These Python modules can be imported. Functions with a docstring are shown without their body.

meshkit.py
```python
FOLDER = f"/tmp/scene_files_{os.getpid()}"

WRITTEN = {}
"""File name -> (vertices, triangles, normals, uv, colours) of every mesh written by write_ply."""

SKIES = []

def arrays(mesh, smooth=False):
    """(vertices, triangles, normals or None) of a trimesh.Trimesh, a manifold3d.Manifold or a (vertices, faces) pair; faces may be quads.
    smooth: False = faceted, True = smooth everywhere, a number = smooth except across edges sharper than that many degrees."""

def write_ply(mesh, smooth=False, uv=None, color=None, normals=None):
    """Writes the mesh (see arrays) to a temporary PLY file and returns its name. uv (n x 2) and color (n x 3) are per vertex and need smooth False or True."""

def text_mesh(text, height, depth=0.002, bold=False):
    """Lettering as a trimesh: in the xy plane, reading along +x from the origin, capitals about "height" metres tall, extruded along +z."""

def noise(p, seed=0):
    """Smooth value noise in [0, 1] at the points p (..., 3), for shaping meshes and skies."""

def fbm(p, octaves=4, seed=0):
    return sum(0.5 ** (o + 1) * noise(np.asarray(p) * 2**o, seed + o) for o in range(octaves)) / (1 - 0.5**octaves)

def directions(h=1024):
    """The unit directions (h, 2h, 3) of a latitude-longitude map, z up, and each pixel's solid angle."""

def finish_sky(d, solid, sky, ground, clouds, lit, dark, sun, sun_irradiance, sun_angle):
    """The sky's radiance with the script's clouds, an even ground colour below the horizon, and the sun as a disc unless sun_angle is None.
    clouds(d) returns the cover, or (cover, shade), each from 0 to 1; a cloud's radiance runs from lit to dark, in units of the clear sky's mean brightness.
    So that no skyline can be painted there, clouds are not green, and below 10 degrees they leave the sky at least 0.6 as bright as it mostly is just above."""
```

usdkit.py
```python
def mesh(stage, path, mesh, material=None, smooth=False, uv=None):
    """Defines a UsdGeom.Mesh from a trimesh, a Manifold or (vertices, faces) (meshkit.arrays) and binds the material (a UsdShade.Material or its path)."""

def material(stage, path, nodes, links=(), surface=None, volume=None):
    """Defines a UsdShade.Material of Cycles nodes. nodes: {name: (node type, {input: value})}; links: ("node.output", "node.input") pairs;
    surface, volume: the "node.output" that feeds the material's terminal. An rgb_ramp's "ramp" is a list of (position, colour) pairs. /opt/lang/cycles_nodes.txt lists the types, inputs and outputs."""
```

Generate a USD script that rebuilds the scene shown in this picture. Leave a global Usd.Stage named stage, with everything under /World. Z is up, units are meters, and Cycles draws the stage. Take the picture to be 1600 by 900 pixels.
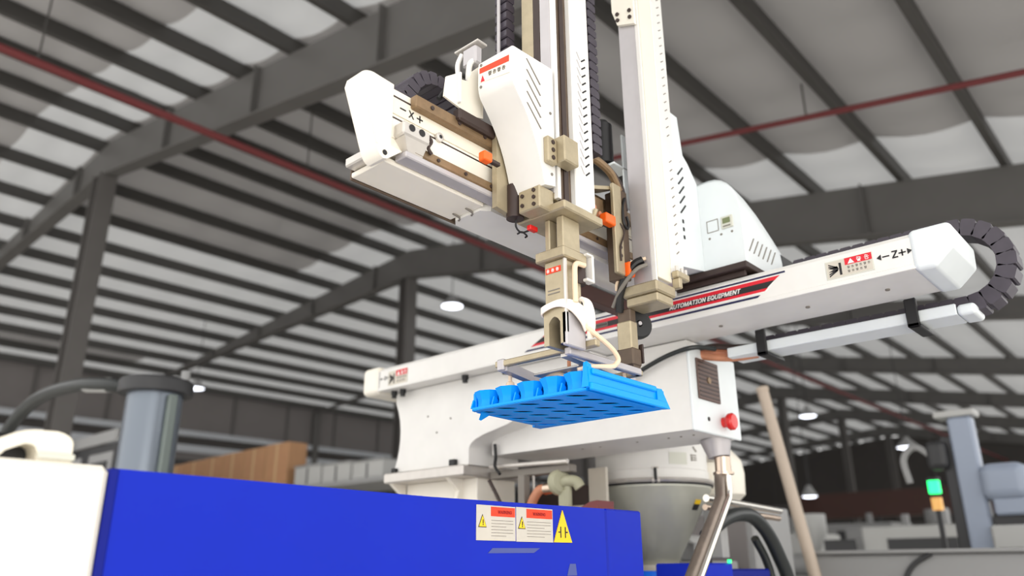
import math, random
import numpy as np, trimesh, usdkit, meshkit
from pxr import Usd, UsdGeom, UsdLux, UsdShade, Gf, Sdf
from shapely.geometry import Polygon

random.seed(7)
np.random.seed(7)
stage = Usd.Stage.CreateInMemory()
UsdGeom.SetStageUpAxis(stage, UsdGeom.Tokens.z)
UsdGeom.SetStageMetersPerUnit(stage, 1.0)
UsdGeom.Xform.Define(stage, '/World')

# ------------------------------------------------------------------ camera
CAM = (0.0, 0.0, 1.6)
FPX, YAW, PITCH, ROLL = 1215.33, math.radians(41.773), math.radians(19.657), math.radians(-0.3965)
F = np.array([math.cos(YAW) * math.cos(PITCH), math.sin(YAW) * math.cos(PITCH), math.sin(PITCH)])
R0 = np.array([math.sin(YAW), -math.cos(YAW), 0.0])
U0 = np.cross(R0, F)
R = R0 * math.cos(ROLL) + U0 * math.sin(ROLL)
U = np.cross(R, F)
cam = UsdGeom.Camera.Define(stage, '/World/camera')
cam.AddTransformOp().Set(Gf.Matrix4d(*R, 0, *U, 0, *(-F), 0, *CAM, 1))
cam.CreateHorizontalApertureAttr(36.0)
cam.CreateVerticalApertureAttr(20.25)
cam.CreateFocalLengthAttr(36.0 * FPX / 1600)
cam.CreateFStopAttr(36.0 * FPX / 1600 / 18.0)
cam.CreateFocusDistanceAttr(2.35)
cam.CreateClippingRangeAttr(Gf.Vec2f(0.05, 500))
cam.CreateExposureAttr(-0.95)

# ------------------------------------------------------------------ sky and unseen light
sky = UsdLux.DomeLight.Define(stage, '/World/sky')
sky.CreateIntensityAttr(1.12)
sky.CreateColorAttr(Gf.Vec3f(1.0, 0.985, 0.96))


def unseen_light(path, pos, target, w, h, power, color):
    l = UsdLux.RectLight.Define(stage, path)
    l.CreateWidthAttr(w)
    l.CreateHeightAttr(h)
    l.CreateIntensityAttr(power)
    l.CreateColorAttr(Gf.Vec3f(*color))
    z = np.array(pos, float) - np.array(target, float)
    z /= np.linalg.norm(z)
    x = np.cross([0, 0, 1.0], z)
    x /= np.linalg.norm(x)
    y = np.cross(z, x)
    l.AddTransformOp().Set(Gf.Matrix4d(*x, 0, *y, 0, *z, 0, *pos, 1))


# unseen light behind the camera, placed to brighten the robot's fronts and undersides
unseen_light('/World/unseen_front_light', (-2.6, -4.6, 1.75), (2.3, 1.8, 2.3), 6.0, 3.4, 4.6, (1.0, 0.95, 0.87))

# ------------------------------------------------------------------ materials


def lin(c):
    c = np.asarray(c, float) / 255.0
    return np.where(c <= 0.04045, c / 12.92, ((c + 0.055) / 1.055) ** 2.4)


M = {}


def mat(name, rgb, rough=0.5, metal=0.0, var=0.0, scale=6.0, emit=0.0, coat=0.0, dirt=None, bump=0.0, spec=0.5):
    c = lin(rgb)
    n = {'p': ('principled_bsdf', {'roughness': rough, 'metallic': metal, 'base_color': tuple(c), 'coat_weight': coat, 'specular_ior_level': spec})}
    lk = []
    if emit:
        n['p'][1]['emission_color'] = tuple(c)
        n['p'][1]['emission_strength'] = emit
    if var or dirt or bump:
        n['g'] = ('texture_coordinate', {})
        n['n'] = ('noise_texture', {'scale': scale, 'detail': 4.0, 'roughness': 0.6})
        lk.append(('g.object', 'n.vector'))
    if var or dirt:
        lo = tuple(lin(dirt)) if dirt else tuple(np.clip(c * (1 - var), 0, 1))
        stops = [(0.0, lo), (0.36 if dirt else 0.25, lo), (0.5 if dirt else 0.75, tuple(c if dirt else np.clip(c * (1 + var), 0, 1))), (1.0, tuple(c if dirt else np.clip(c * (1 + var), 0, 1)))]
        n['r'] = ('rgb_ramp', {'ramp': stops})
        lk += [('n.fac', 'r.fac'), ('r.color', 'p.base_color')]
    if bump:
        n['b'] = ('bump', {'strength': bump, 'distance': 0.01})
        lk += [('n.fac', 'b.height'), ('b.normal', 'p.normal')]
    M[name] = usdkit.material(stage, '/World/Looks/' + name, n, lk, surface='p.BSDF')
    return M[name]


mat('white_paint', (228, 226, 222), 0.42, var=0.045, scale=6)
mat('warm_white', (242, 236, 223), 0.45, var=0.04, scale=4)
mat('cool_white', (226, 232, 234), 0.4, var=0.03, scale=5)
mat('cream', (238, 231, 214), 0.45, var=0.03)
mat('aluminium', (205, 200, 194), 0.38, 0.55, var=0.08, scale=14)
mat('grey_steel', (188, 184, 186), 0.42, 0.35, var=0.05, scale=10)
mat('tan_plate', (176, 163, 136), 0.4, 0.4, var=0.12, scale=22)
mat('stained_rail', (134, 110, 82), 0.4, 0.4, var=0.3, scale=16)
mat('brown_channel', (96, 80, 66), 0.5, 0.2, var=0.2, scale=20)
mat('dark_brown', (58, 44, 40), 0.5, 0.1, var=0.15, scale=20)
mat('black_rubber', (26, 26, 28), 0.5)
mat('black', (16, 15, 17), 0.45)
mat('ink', (30, 28, 30), 0.6)
mat('ink_grey', (128, 122, 114), 0.6)
mat('chain_plastic', (64, 58, 68), 0.45, var=0.15, scale=18)
mat('hose_black', (34, 38, 38), 0.35)
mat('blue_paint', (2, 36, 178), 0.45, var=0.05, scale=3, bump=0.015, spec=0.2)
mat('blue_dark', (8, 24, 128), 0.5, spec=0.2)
mat('blue_faded', (72, 84, 150), 0.6)
mat('blue_plastic', (0, 158, 255), 0.42, spec=0.25)
mat('hole_shade_blue', (0, 14, 52), 0.6, spec=0.1)  # near-black blue standing in for shade in the tray holes
mat('blue_glow', (30, 120, 255), 0.4, emit=0.6)  # emission set in the material brightens the blue throat piece
mat('dark_red_ink', (150, 24, 14), 0.6)
mat('red_ink', (214, 22, 44), 0.5)
mat('red_plastic', (216, 28, 26), 0.35, coat=0.3)
mat('orange_plastic', (255, 104, 22), 0.4)
mat('orange_ink', (240, 62, 22), 0.55)
mat('yellow_ink', (250, 206, 20), 0.5)
mat('navy_ink', (24, 28, 72), 0.5)
mat('white_ink', (238, 236, 232), 0.5)
mat('label_paper', (204, 197, 184), 0.55, var=0.04, scale=12)
mat('label_grey', (208, 208, 196), 0.5)
mat('chrome', (226, 222, 214), 0.13, 1.0)
mat('dull_pipe', (134, 122, 112), 0.32, 0.7, var=0.2, scale=15)
mat('brass_chrome', (204, 184, 166), 0.25, 1.0)
mat('hopper_metal', (190, 190, 178), 0.38, 0.3, var=0.07, scale=7)
mat('vent_brown', (96, 76, 70), 0.5, 0.2, var=0.1, scale=40)
mat('lcd', (120, 128, 92), 0.3)
mat('copper_tape', (168, 104, 74), 0.45, var=0.35, scale=20)
mat('tape_white', (246, 236, 226), 0.6, var=0.04, scale=20)
mat('hose_cream', (240, 214, 184), 0.45)
mat('valve_green', (168, 166, 140), 0.5, var=0.06)
mat('rust_pipe', (190, 128, 96), 0.5, var=0.2, scale=16)
mat('rust_dark', (78, 50, 44), 0.6)
mat('red_pipe', (112, 44, 46), 0.5)
mat('purlin_steel', (70, 68, 66), 0.6)
mat('rafter_steel', (96, 94, 92), 0.55, var=0.05, scale=2)
mat('column_steel', (98, 95, 93), 0.55, var=0.05, scale=2)
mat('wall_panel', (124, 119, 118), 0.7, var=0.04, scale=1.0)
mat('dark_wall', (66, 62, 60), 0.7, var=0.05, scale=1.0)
mat('concrete', (226, 223, 216), 0.6, var=0.06, scale=1.2)
mat('carton', (182, 138, 100), 0.7, var=0.07, scale=5)
mat('carton_tape', (204, 170, 128), 0.5)
mat('bg_white', (182, 182, 180), 0.5)
mat('bg_grey', (150, 150, 150), 0.5)
mat('bg_blue_grey', (150, 160, 178), 0.4)
mat('bg_dark', (52, 52, 54), 0.5)
mat('bg_machine_green', (110, 120, 116), 0.5)
mat('piston', (120, 128, 138), 0.3, 0.5)
mat('beige_pipe', (188, 172, 156), 0.5)
mat('green_lamp', (40, 255, 130), 0.4, emit=5.0)
mat('amber_lamp', (250, 190, 110), 0.4, emit=0.8)
mat('lamp_glow', (240, 244, 255), 0.4, emit=9.0)
mat('window_band', (196, 200, 206), 0.3)


def sheet_mat(name, rgb, through):
    c = lin(rgb)
    M[name] = usdkit.material(stage, '/World/Looks/' + name, {
        'd': ('diffuse_bsdf', {'color': tuple(c)}), 't': ('translucent_bsdf', {'color': tuple(c)}),
        'm': ('mix_closure', {'fac': through})}, [('d.BSDF', 'm.closure1'), ('t.BSDF', 'm.closure2')], surface='m.closure')


sheet_mat('roof_blanket', (168, 166, 166), 0.07)
sheet_mat('roof_skylight', (196, 197, 198), 0.28)

# ------------------------------------------------------------------ mesh helpers


def box(x0, x1, y0, y1, z0, z1, c=0.003):
    x0, x1 = min(x0, x1), max(x0, x1)
    y0, y1 = min(y0, y1), max(y0, y1)
    z0, z1 = min(z0, z1), max(z0, z1)
    c = min(c, 0.3 * min(x1 - x0, y1 - y0, z1 - z0))
    if c <= 0:
        m = trimesh.creation.box((x1 - x0, y1 - y0, z1 - z0))
        m.apply_translation(((x0 + x1) / 2, (y0 + y1) / 2, (z0 + z1) / 2))
        return m
    p = []
    for sx in (0, 1):
        for sy in (0, 1):
            for sz in (0, 1):
                X, Y, Z = (x0, x1)[sx], (y0, y1)[sy], (z0, z1)[sz]
                dx, dy, dz = (c, -c)[sx], (c, -c)[sy], (c, -c)[sz]
                p += [(X, Y + dy, Z + dz), (X + dx, Y, Z + dz), (X + dx, Y + dy, Z)]
    return trimesh.convex.convex_hull(np.array(p))


def rbox(x0, x1, y0, y1, z0, z1, r):
    s = trimesh.creation.icosphere(2, r)
    p = [s.vertices + (X, Y, Z) for X in (x0 + r, x1 - r) for Y in (y0 + r, y1 - r) for Z in (z0 + r, z1 - r)]
    return trimesh.convex.convex_hull(np.vstack(p))


def hull(pts):
    return trimesh.convex.convex_hull(np.array(pts, float))


AX = {'x': lambda v: np.stack([v[:, 2], v[:, 0], v[:, 1]], 1), 'y': lambda v: np.stack([v[:, 0], v[:, 2], v[:, 1]], 1), 'z': lambda v: v}


def prism(poly, axis, a, b, holes=()):
    """poly in the two other axes (x: (y,z), y: (x,z), z: (x,y)), extruded from a to b along axis."""
    g = Polygon(poly, [list(h) for h in holes])
    if not g.is_valid:
        g = g.buffer(0)
    m = trimesh.creation.extrude_polygon(g, abs(b - a), engine='earcut')
    v = np.array(m.vertices)
    v[:, 2] += min(a, b)
    m = trimesh.Trimesh(AX[axis](v), m.faces, process=False)
    if m.volume < 0:
        m.invert()
    return m


def bezier(p0, p1, p2, n=8):
    t = np.linspace(0, 1, n)[:, None]
    p0, p1, p2 = map(np.array, (p0, p1, p2))
    return [tuple(q) for q in (1 - t) ** 2 * p0 + 2 * t * (1 - t) * p1 + t ** 2 * p2]


def smooth_path(pts, n=8):
    p = np.array(pts, float)
    if len(p) < 3:
        return p
    q = np.vstack([2 * p[0] - p[1], p, 2 * p[-1] - p[-2]])
    out = []
    for i in range(1, len(q) - 2):
        a, b, c, d = q[i - 1], q[i], q[i + 1], q[i + 2]
        for t in np.linspace(0, 1, n, endpoint=False):
            out.append(0.5 * (2 * b + (c - a) * t + (2 * a - 5 * b + 4 * c - d) * t * t + (3 * b - a - 3 * c + d) * t ** 3))
    out.append(p[-1])
    return np.array(out)


def tube(pts, r, n=10, smooth=True, flat=1.0):
    p = smooth_path(pts) if smooth else np.array(pts, float)
    t = np.gradient(p, axis=0)
    t /= np.linalg.norm(t, axis=1)[:, None] + 1e-12
    ref = np.array([0, 0, 1.0]) if abs(t[0][2]) < 0.9 else np.array([0, 1.0, 0])
    u = np.cross(t[0], ref)
    u /= np.linalg.norm(u)
    V = []
    rr = np.broadcast_to(np.asarray(r, float), (len(p),)) if np.ndim(r) == 0 else np.interp(np.linspace(0, 1, len(p)), np.linspace(0, 1, len(r)), r)
    for i in range(len(p)):
        u = u - t[i] * (u @ t[i])
        u /= np.linalg.norm(u)
        w = np.cross(t[i], u)
        a = np.arange(n) * 2 * np.pi / n
        V.append(p[i] + rr[i] * (np.cos(a)[:, None] * u + flat * np.sin(a)[:, None] * w))
    k = len(p)
    V = np.vstack(V + [p[:1], p[-1:]])
    f = []
    for i in range(k - 1):
        for j in range(n):
            a, b, c, d = i * n + j, i * n + (j + 1) % n, (i + 1) * n + (j + 1) % n, (i + 1) * n + j
            f += [(a, b, c), (a, c, d)]
    for j in range(n):
        f += [(k * n, (j + 1) % n, j), (k * n + 1, (k - 1) * n + j, (k - 1) * n + (j + 1) % n)]
    m = trimesh.Trimesh(V, f, process=False)
    if m.volume < 0:
        m.invert()
    return m


def cyl(p0, p1, r, r1=None, n=20):
    r1 = r if r1 is None else r1
    return tube([p0, p1], [r, r1], n, smooth=False)


def lathe(profile, center, n=40):
    """profile of (r, z) outlining a closed or open-ended solid, about a vertical axis."""
    m = trimesh.creation.revolve(np.array(profile, float), sections=n)
    m.apply_translation(center)
    if m.volume < 0:
        m.invert()
    return m


def lathe_axis(profile, p0, direction, n=28):
    m = trimesh.creation.revolve(np.array(profile, float), sections=n)
    if m.volume < 0:
        m.invert()
    m.apply_transform(trimesh.geometry.align_vectors([0, 0, 1], direction))
    m.apply_translation(p0)
    return m


def cat(*ms):
    return trimesh.util.concatenate(list(ms))


BASIS = {'-x': ((0, -1, 0), (0, 0, 1), (-1, 0, 0)), '-y': ((1, 0, 0), (0, 0, 1), (0, -1, 0))}


def text(s, h, origin, face, bold=True, shear=0.0, width=None, turn=0.0, depth=0.001):
    m = meshkit.text_mesh(s, h, depth, bold)
    v = np.array(m.vertices)
    if width:
        v[:, 0] *= width / (v[:, 0].max() - v[:, 0].min())
    v[:, 0] += shear * v[:, 1]
    if turn:
        c, sn = math.cos(turn), math.sin(turn)
        v[:, :2] = v[:, :2] @ np.array([[c, sn], [-sn, c]])
    u, w, n = map(np.array, BASIS[face])
    return trimesh.Trimesh(np.array(origin) + v[:, :1] * u + v[:, 1:2] * w + v[:, 2:] * n, m.faces, process=False)


def strokes(lines, origin, size, face, w=0.09, depth=0.001):
    """a glyph of straight strokes given on a unit square."""
    u, up, n = map(np.array, BASIS[face])
    out = []
    for (x0, y0, x1, y1) in lines:
        d = np.array([x1 - x0, y1 - y0], float)
        d /= np.linalg.norm(d)
        q = np.array([-d[1], d[0]]) * w / 2
        c = [np.array([x0, y0]) - q, np.array([x1, y1]) - q, np.array([x1, y1]) + q, np.array([x0, y0]) + q]
        pts = [np.array(origin) + size * (a[0] * u + a[1] * up) + k * depth * n for a in c for k in (0, 1)]
        out.append(hull(pts))
    return cat(*out)


GLYPH_WARN = [(0.05, 0.9, 0.5, 0.9), (0.15, 1, 0.15, 0.8), (0.35, 1, 0.35, 0.8), (0.1, 0.7, 0.45, 0.7), (0.1, 0.7, 0.1, 0.5), (0.45, 0.7, 0.45, 0.55), (0.6, 0.95, 0.55, 0.8), (0.55, 0.85, 0.95, 0.85), (0.9, 0.85, 0.6, 0.5), (0.62, 0.75, 0.95, 0.5), (0, 0.42, 1, 0.42), (0.2, 0.3, 0.8, 0.3), (0.2, 0.2, 0.8, 0.2), (0.2, 0.1, 0.8, 0.1), (0.2, 0.1, 0.2, -0.02), (0.8, 0.1, 0.8, -0.02), (0.2, 0, 0.8, 0)]
GLYPH_TELL = [(0.3, 1, 0.15, 0.75), (0.2, 0.82, 0.85, 0.82), (0.5, 1, 0.5, 0.55), (0, 0.55, 1, 0.55), (0.2, 0.38, 0.2, 0), (0.2, 0.38, 0.8, 0.38), (0.8, 0.38, 0.8, 0), (0.2, 0.02, 0.8, 0.02)]

# ------------------------------------------------------------------ scene helpers
USED = {}


def numbered(parent, name):
    k = USED.get((parent, name), 0)
    USED[(parent, name)] = k + 1
    return name if k == 0 else f'{name}_{k:03d}'


LOC = {}


def thing(name, label, cat_, loc, group=None, kind=None):
    path = '/World/' + numbered('/World', name)
    x = UsdGeom.Xform.Define(stage, path)
    x.AddTranslateOp().Set(Gf.Vec3d(*map(float, loc)))
    p = x.GetPrim()
    if label:
        p.SetCustomDataByKey('label', label)
    if cat_:
        p.SetCustomDataByKey('category', cat_)
    if group:
        p.SetCustomDataByKey('group', group)
    if kind:
        p.SetCustomDataByKey('kind', kind)
    LOC[path] = np.array(loc, float)
    return path


def part(parent, name, mesh, material, smooth=32, label=None, kind=None):
    path = parent + '/' + numbered(parent, name)
    off = LOC[parent]
    LOC[path] = off
    m = trimesh.Trimesh(np.array(mesh.vertices) - off, mesh.faces, process=False)
    pr = usdkit.mesh(stage, path, m, M[material], smooth=smooth)
    if label:
        pr.GetPrim().SetCustomDataByKey('label', label)
    if kind:
        pr.GetPrim().SetCustomDataByKey('kind', kind)
    return path


def copy_of(path, loc, rotz=0.0, label=None, group=None):
    src = stage.GetPrimAtPath(path)
    base = path.rsplit('/', 1)[1]
    new = '/World/' + numbered('/World', base)
    x = UsdGeom.Xform.Define(stage, new)
    p = x.GetPrim()
    p.GetReferences().AddInternalReference(path)
    UsdGeom.Xformable(p).ClearXformOpOrder()
    x.AddTranslateOp(opSuffix='place').Set(Gf.Vec3d(*map(float, loc)))
    x.AddRotateZOp(opSuffix='turn').Set(float(rotz))
    p.SetInstanceable(True)
    if label:
        p.SetCustomDataByKey('label', label)
    if group:
        p.SetCustomDataByKey('group', group)
    return new


# ------------------------------------------------------------------ the hall
RIDGE_Y = 15.3
XR = [4.95 + 7.96 * k for k in range(7)]
X0, X1 = -1.0, 58.0
YN, YF = -2.5, 31.0


def ztop(y):   # underside of the purlins
    return 9.8 - 0.18 * (RIDGE_Y - y) if y < RIDGE_Y else 9.8 - 0.085 * (y - RIDGE_Y)


def zbot(y):   # underside of the rafters
    return 9.0 - 0.19 * (RIDGE_Y - y) if y < RIDGE_Y else 9.0 - 0.035 * (y - RIDGE_Y)


fl = thing('floor', None, None, (20, 10, 0), kind='structure')
part(fl, 'floor_slab', box(-14, X1 + 1, -14, YF + 1, -0.2, 0, 0), 'concrete', False)

ce = thing('ceiling', None, None, (30, 15, 9), kind='structure')
PY = [1.43 + 1.45 * k for k in range(-2, 10)] + [RIDGE_Y + 0.55 + 1.5 * k for k in range(11)]
PH = 0.26
for y in PY:
    z = ztop(y)
    cs = [(y - 0.05, z), (y + 0.05, z), (y + 0.05, z + 0.03), (y - 0.02, z + 0.03), (y - 0.02, z + PH - 0.02), (y + 0.05, z + PH - 0.02), (y + 0.05, z + PH), (y - 0.05, z + PH)]
    part(ce, 'purlin', prism(cs, 'x', X0, X1), 'purlin_steel', False)
edges = [YN] + PY + [YF + 0.3]
bays = [X0] + XR[1:] + [X1]
bays = sorted([X0] + XR + [x - 1.28 for x in XR[:2]] + [X1])
for gi in range(len(edges) - 1):
    ya, yb = edges[gi], edges[gi + 1]
    for bi in range(len(bays) - 1):
        xa, xb = bays[bi], bays[bi + 1]
        nx, ny = max(6, int((xb - xa) / 1.37 * 6)), 6
        xs, ys = np.linspace(xa, xb, nx + 1), np.linspace(ya, yb, ny + 1)
        g = np.array([[(x, y, ztop(y) + PH + 0.01 - 0.13 * math.sin(math.pi * (y - ya) / (yb - ya)) * (0.25 + 0.75 * abs(math.sin(math.pi * (x - 0.2) / 1.37)) ** 0.6)) for y in ys] for x in xs]).reshape(-1, 3)
        f = []
        for i in range(nx):
            for j in range(ny):
                a, b = i * (ny + 1) + j, (i + 1) * (ny + 1) + j
                f += [(a, b, b + 1), (a, b + 1, a + 1)]
        near_rafter = False
        strip = any(abs(xb - q) < 0.01 for q in XR[:2]) and xb - xa < 2
        bright = (gi >= 14 and gi % 7 != 0) or strip or xa > 12
        part(ce, 'roof_panel', trimesh.Trimesh(g, f, process=False), 'roof_skylight' if bright else 'roof_blanket', 40)
for x in XR:
    ys = [YN, RIDGE_Y, YF]
    far_ = x > 19
    zb_ = (lambda y: max(zbot(y), ztop(y) - 0.55)) if far_ else zbot
    web = [(YN, zb_(YN)), (RIDGE_Y, zb_(RIDGE_Y)), (YF, zb_(YF)), (YF, ztop(YF) - 0.0), (RIDGE_Y, ztop(RIDGE_Y)), (YN, ztop(YN))]
    r = part(ce, 'rafter', prism(web, 'x', x - 0.012, x + 0.012), 'rafter_steel', False)
    for a, b in ((YN, RIDGE_Y), (RIDGE_Y, YF)):
        za, zb = zb_(a), zb_(b)
        part(r, 'flange', prism([(a, za - 0.03), (b, zb - 0.03), (b, zb), (a, za)], 'x', x - 0.13, x + 0.13), 'rafter_steel', False)
    for k in range(9):
        y = 0.5 + 3.0 * k + (1.2 if k > 4 else 0)
        part(r, 'stiffener', box(x - 0.12, x + 0.12, y - 0.012, y + 0.012, zb_(y), ztop(y), 0), 'rafter_steel', False)

names = ['nearest grey steel I-column, tall behind the left hose and the grey cylinder', 'second grey steel I-column, rising behind the left end of the white traverse beam',
         'third grey steel column along the ridge, hidden mostly behind the picker', 'fourth grey steel column along the ridge, far behind the hopper dryer',
         'fifth grey steel column along the ridge, far right behind the leaning pipe', 'sixth dark steel column along the ridge in the far right', 'last dark steel column along the ridge near the end wall']
for x, nm in zip(XR, names):
    c = thing('steel_column', nm, 'column', (x, RIDGE_Y, 0), 'steel columns along the roof ridge')
    h = (ztop(RIDGE_Y) - 0.58) if x > 19 else zbot(RIDGE_Y) - 0.03
    part(c, 'web', box(x - 0.012, x + 0.012, RIDGE_Y - 0.16, RIDGE_Y + 0.16, 0.02, h, 0), 'column_steel', False)
    for s in (-1, 1):
        part(c, 'flange', box(x - 0.17, x + 0.17, RIDGE_Y + s * 0.16, RIDGE_Y + s * 0.18, 0.02, h, 0), 'column_steel', False)
    part(c, 'base_plate', box(x - 0.25, x + 0.25, RIDGE_Y - 0.25, RIDGE_Y + 0.25, 0, 0.02, 0), 'column_steel', False)

wb = thing('wall_back', None, None, (30, YF, 0), kind='structure')
wbays = [-13.0] + XR + [X1]
for k in range(len(wbays) - 1):
    part(wb, 'wall_panel', box(wbays[k] + 0.02, wbays[k + 1] - 0.02, YF + 0.05, YF + 0.2, 0, ztop(YF) + 0.25, 0), 'wall_panel', False)
for x in XR:
    part(wb, 'wall_post', box(x - 0.15, x + 0.15, YF - 0.2, YF + 0.05, 0, zbot(YF) - 0.04, 0), 'rafter_steel', False)
for x in np.arange(9, 57, 2.6):
    part(wb, 'wall_joint', box(x - 0.06, x + 0.06, YF + 0.0, YF + 0.05, 0, ztop(YF) + 0.2, 0), 'column_steel', False)
for z, hh, m_ in ((6.75, 0.22, 'window_band'), (6.45, 0.3, 'dark_wall'), (6.15, 0.28, 'window_band')):
    part(wb, 'wall_rail', box(X0, X1, YF - 0.14, YF + 0.0, z - hh / 2, z + hh / 2, 0), m_, False)
for x in np.arange(7, 56, 5.2):
    part(wb, 'window_pane', box(x, x + 3.4, YF - 0.02, YF + 0.06, 3.2, 5.7, 0), 'bg_dark', False)

wr = thing('wall_right', None, None, (X1, 15, 0), kind='structure')
for k in range(12):
    ya, yb = YN + k * 2.8, min(YN + (k + 1) * 2.8, YF)
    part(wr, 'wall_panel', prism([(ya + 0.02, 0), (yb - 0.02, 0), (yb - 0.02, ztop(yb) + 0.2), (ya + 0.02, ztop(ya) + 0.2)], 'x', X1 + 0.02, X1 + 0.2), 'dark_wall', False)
for z in (2.2, 4.0, 5.6):
    part(wr, 'wall_rail', box(X1 - 0.15, X1, YN, YF, z - 0.1, z + 0.1, 0), 'column_steel', False)

# sprinkler pipes under the roof
p1 = thing('sprinkler_pipe', 'long dark red sprinkler pipe running under the roof on the left', 'pipe', (30, 10.0, 7.64))
part(p1, 'pipe', cyl((X0, 10.0, 7.64), (X1, 10.0, 7.64), 0.055, n=12), 'red_pipe')
for x in (2.2, 6.2, 10.2, 14.2):
    part(p1, 'hanger', cyl((x, 10.0, 7.69), (x, 10.0, ztop(10.0) + 0.1), 0.012, n=6), 'purlin_steel')
p2 = thing('sprinkler_pipe', 'thin brown sprinkler pipe crossing under the dark purlins at right', 'pipe', (9.3, 3, 6.98))
part(p2, 'pipe', cyl((9.3, -1.5, ztop(-1.5) - 0.42), (9.3, 10.0, ztop(10.0) - 0.42), 0.04, n=10), 'red_pipe')
for y in (0.4, 3.05, 6.2):
    part(p2, 'hanger', cyl((9.3, y, ztop(y) - 0.4), (9.3, y, ztop(y) + 0.1), 0.012, n=6), 'purlin_steel')


def high_bay(x, y, z, label, s=1.0):
    t = thing('high_bay_lamp', label, 'lamp', (x, y, z), 'high bay lamps in the hall')
    part(t, 'reflector', lathe([(0.0, 0.30), (0.06, 0.30), (0.10, 0.22), (0.27 * s, 0.02), (0.27 * s, 0.0), (0.25 * s, 0.0), (0.08, 0.2), (0.0, 0.2)], (x, y, z), 24), 'bg_grey')
    part(t, 'diffuser', lathe([(0.0, -0.04), (0.16 * s, -0.03), (0.25 * s, 0.0), (0.25 * s, 0.015), (0.0, 0.015)], (x, y, z), 24), 'lamp_glow')
    part(t, 'cord', cyl((x, y, z + 0.3), (x, y, ztop(y) + 0.2), 0.012, n=6), 'bg_dark')


high_bay(13.0, 13.66, 7.83, 'white glowing high bay lamp hanging just right of the second column', 1.05)
high_bay(11.4, 23.6, 6.95, 'white glowing high bay lamp low beside the grey cylinder cap', 0.9)
high_bay(24.0, 6.5, 4.68, 'small white lamp in the dark right background, right of the leaning pipe', 1.1)
high_bay(24.0, 9.2, 5.9, 'small white lamp high behind the top of the leaning beige pipe', 1.0)
high_bay(22.0, 8.68, 3.35, 'small low white lamp above the cluttered machines at right', 0.8)

# ------------------------------------------------------------------ blue moulding machine in front
mm = thing('moulding_machine', 'bright blue moulding machine guard with cream end panel across the bottom', 'machine', (1.6, 1.9, 0))
GY = 1.6
part(mm, 'guard_panel', prism([(0.632, 0.3), (2.255, 0.3), (2.255, 1.781), (1.45, 1.776), (0.632, 1.783)], 'y', GY, GY + 0.05), 'blue_paint', 25)
part(mm, 'edge_strip', box(0.622, 0.640, GY - 0.004, GY + 0.05, 0.3, 1.783, 0.003), 'blue_dark', label='dark blue folded edge strip')
part(mm, 'guard_panel', box(2.280, 2.50, GY + 0.012, GY + 0.06, 0.3, 1.784, 0.006), 'blue_paint')
part(mm, 'gap_shade_strip', box(2.254, 2.278, GY + 0.03, GY + 0.05, 0.3, 1.775, 0), 'ink', False)  # dark strip painted as shade in the seam between the panels
part(mm, 'cream_panel', box(0.05, 0.6195, GY - 0.012, GY + 0.10, 0.3, 1.786, 0.012), 'warm_white', label='cream white end panel')
part(mm, 'frame', box(0.1, 2.45, GY + 0.11, GY + 0.6, 0.05, 1.60, 0.01), 'blue_dark')
part(mm, 'foot', box(0.15, 0.45, GY + 0.12, GY + 0.5, 0, 0.05, 0), 'black')
part(mm, 'foot', box(2.1, 2.4, GY + 0.12, GY + 0.5, 0, 0.05, 0), 'black')


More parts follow.
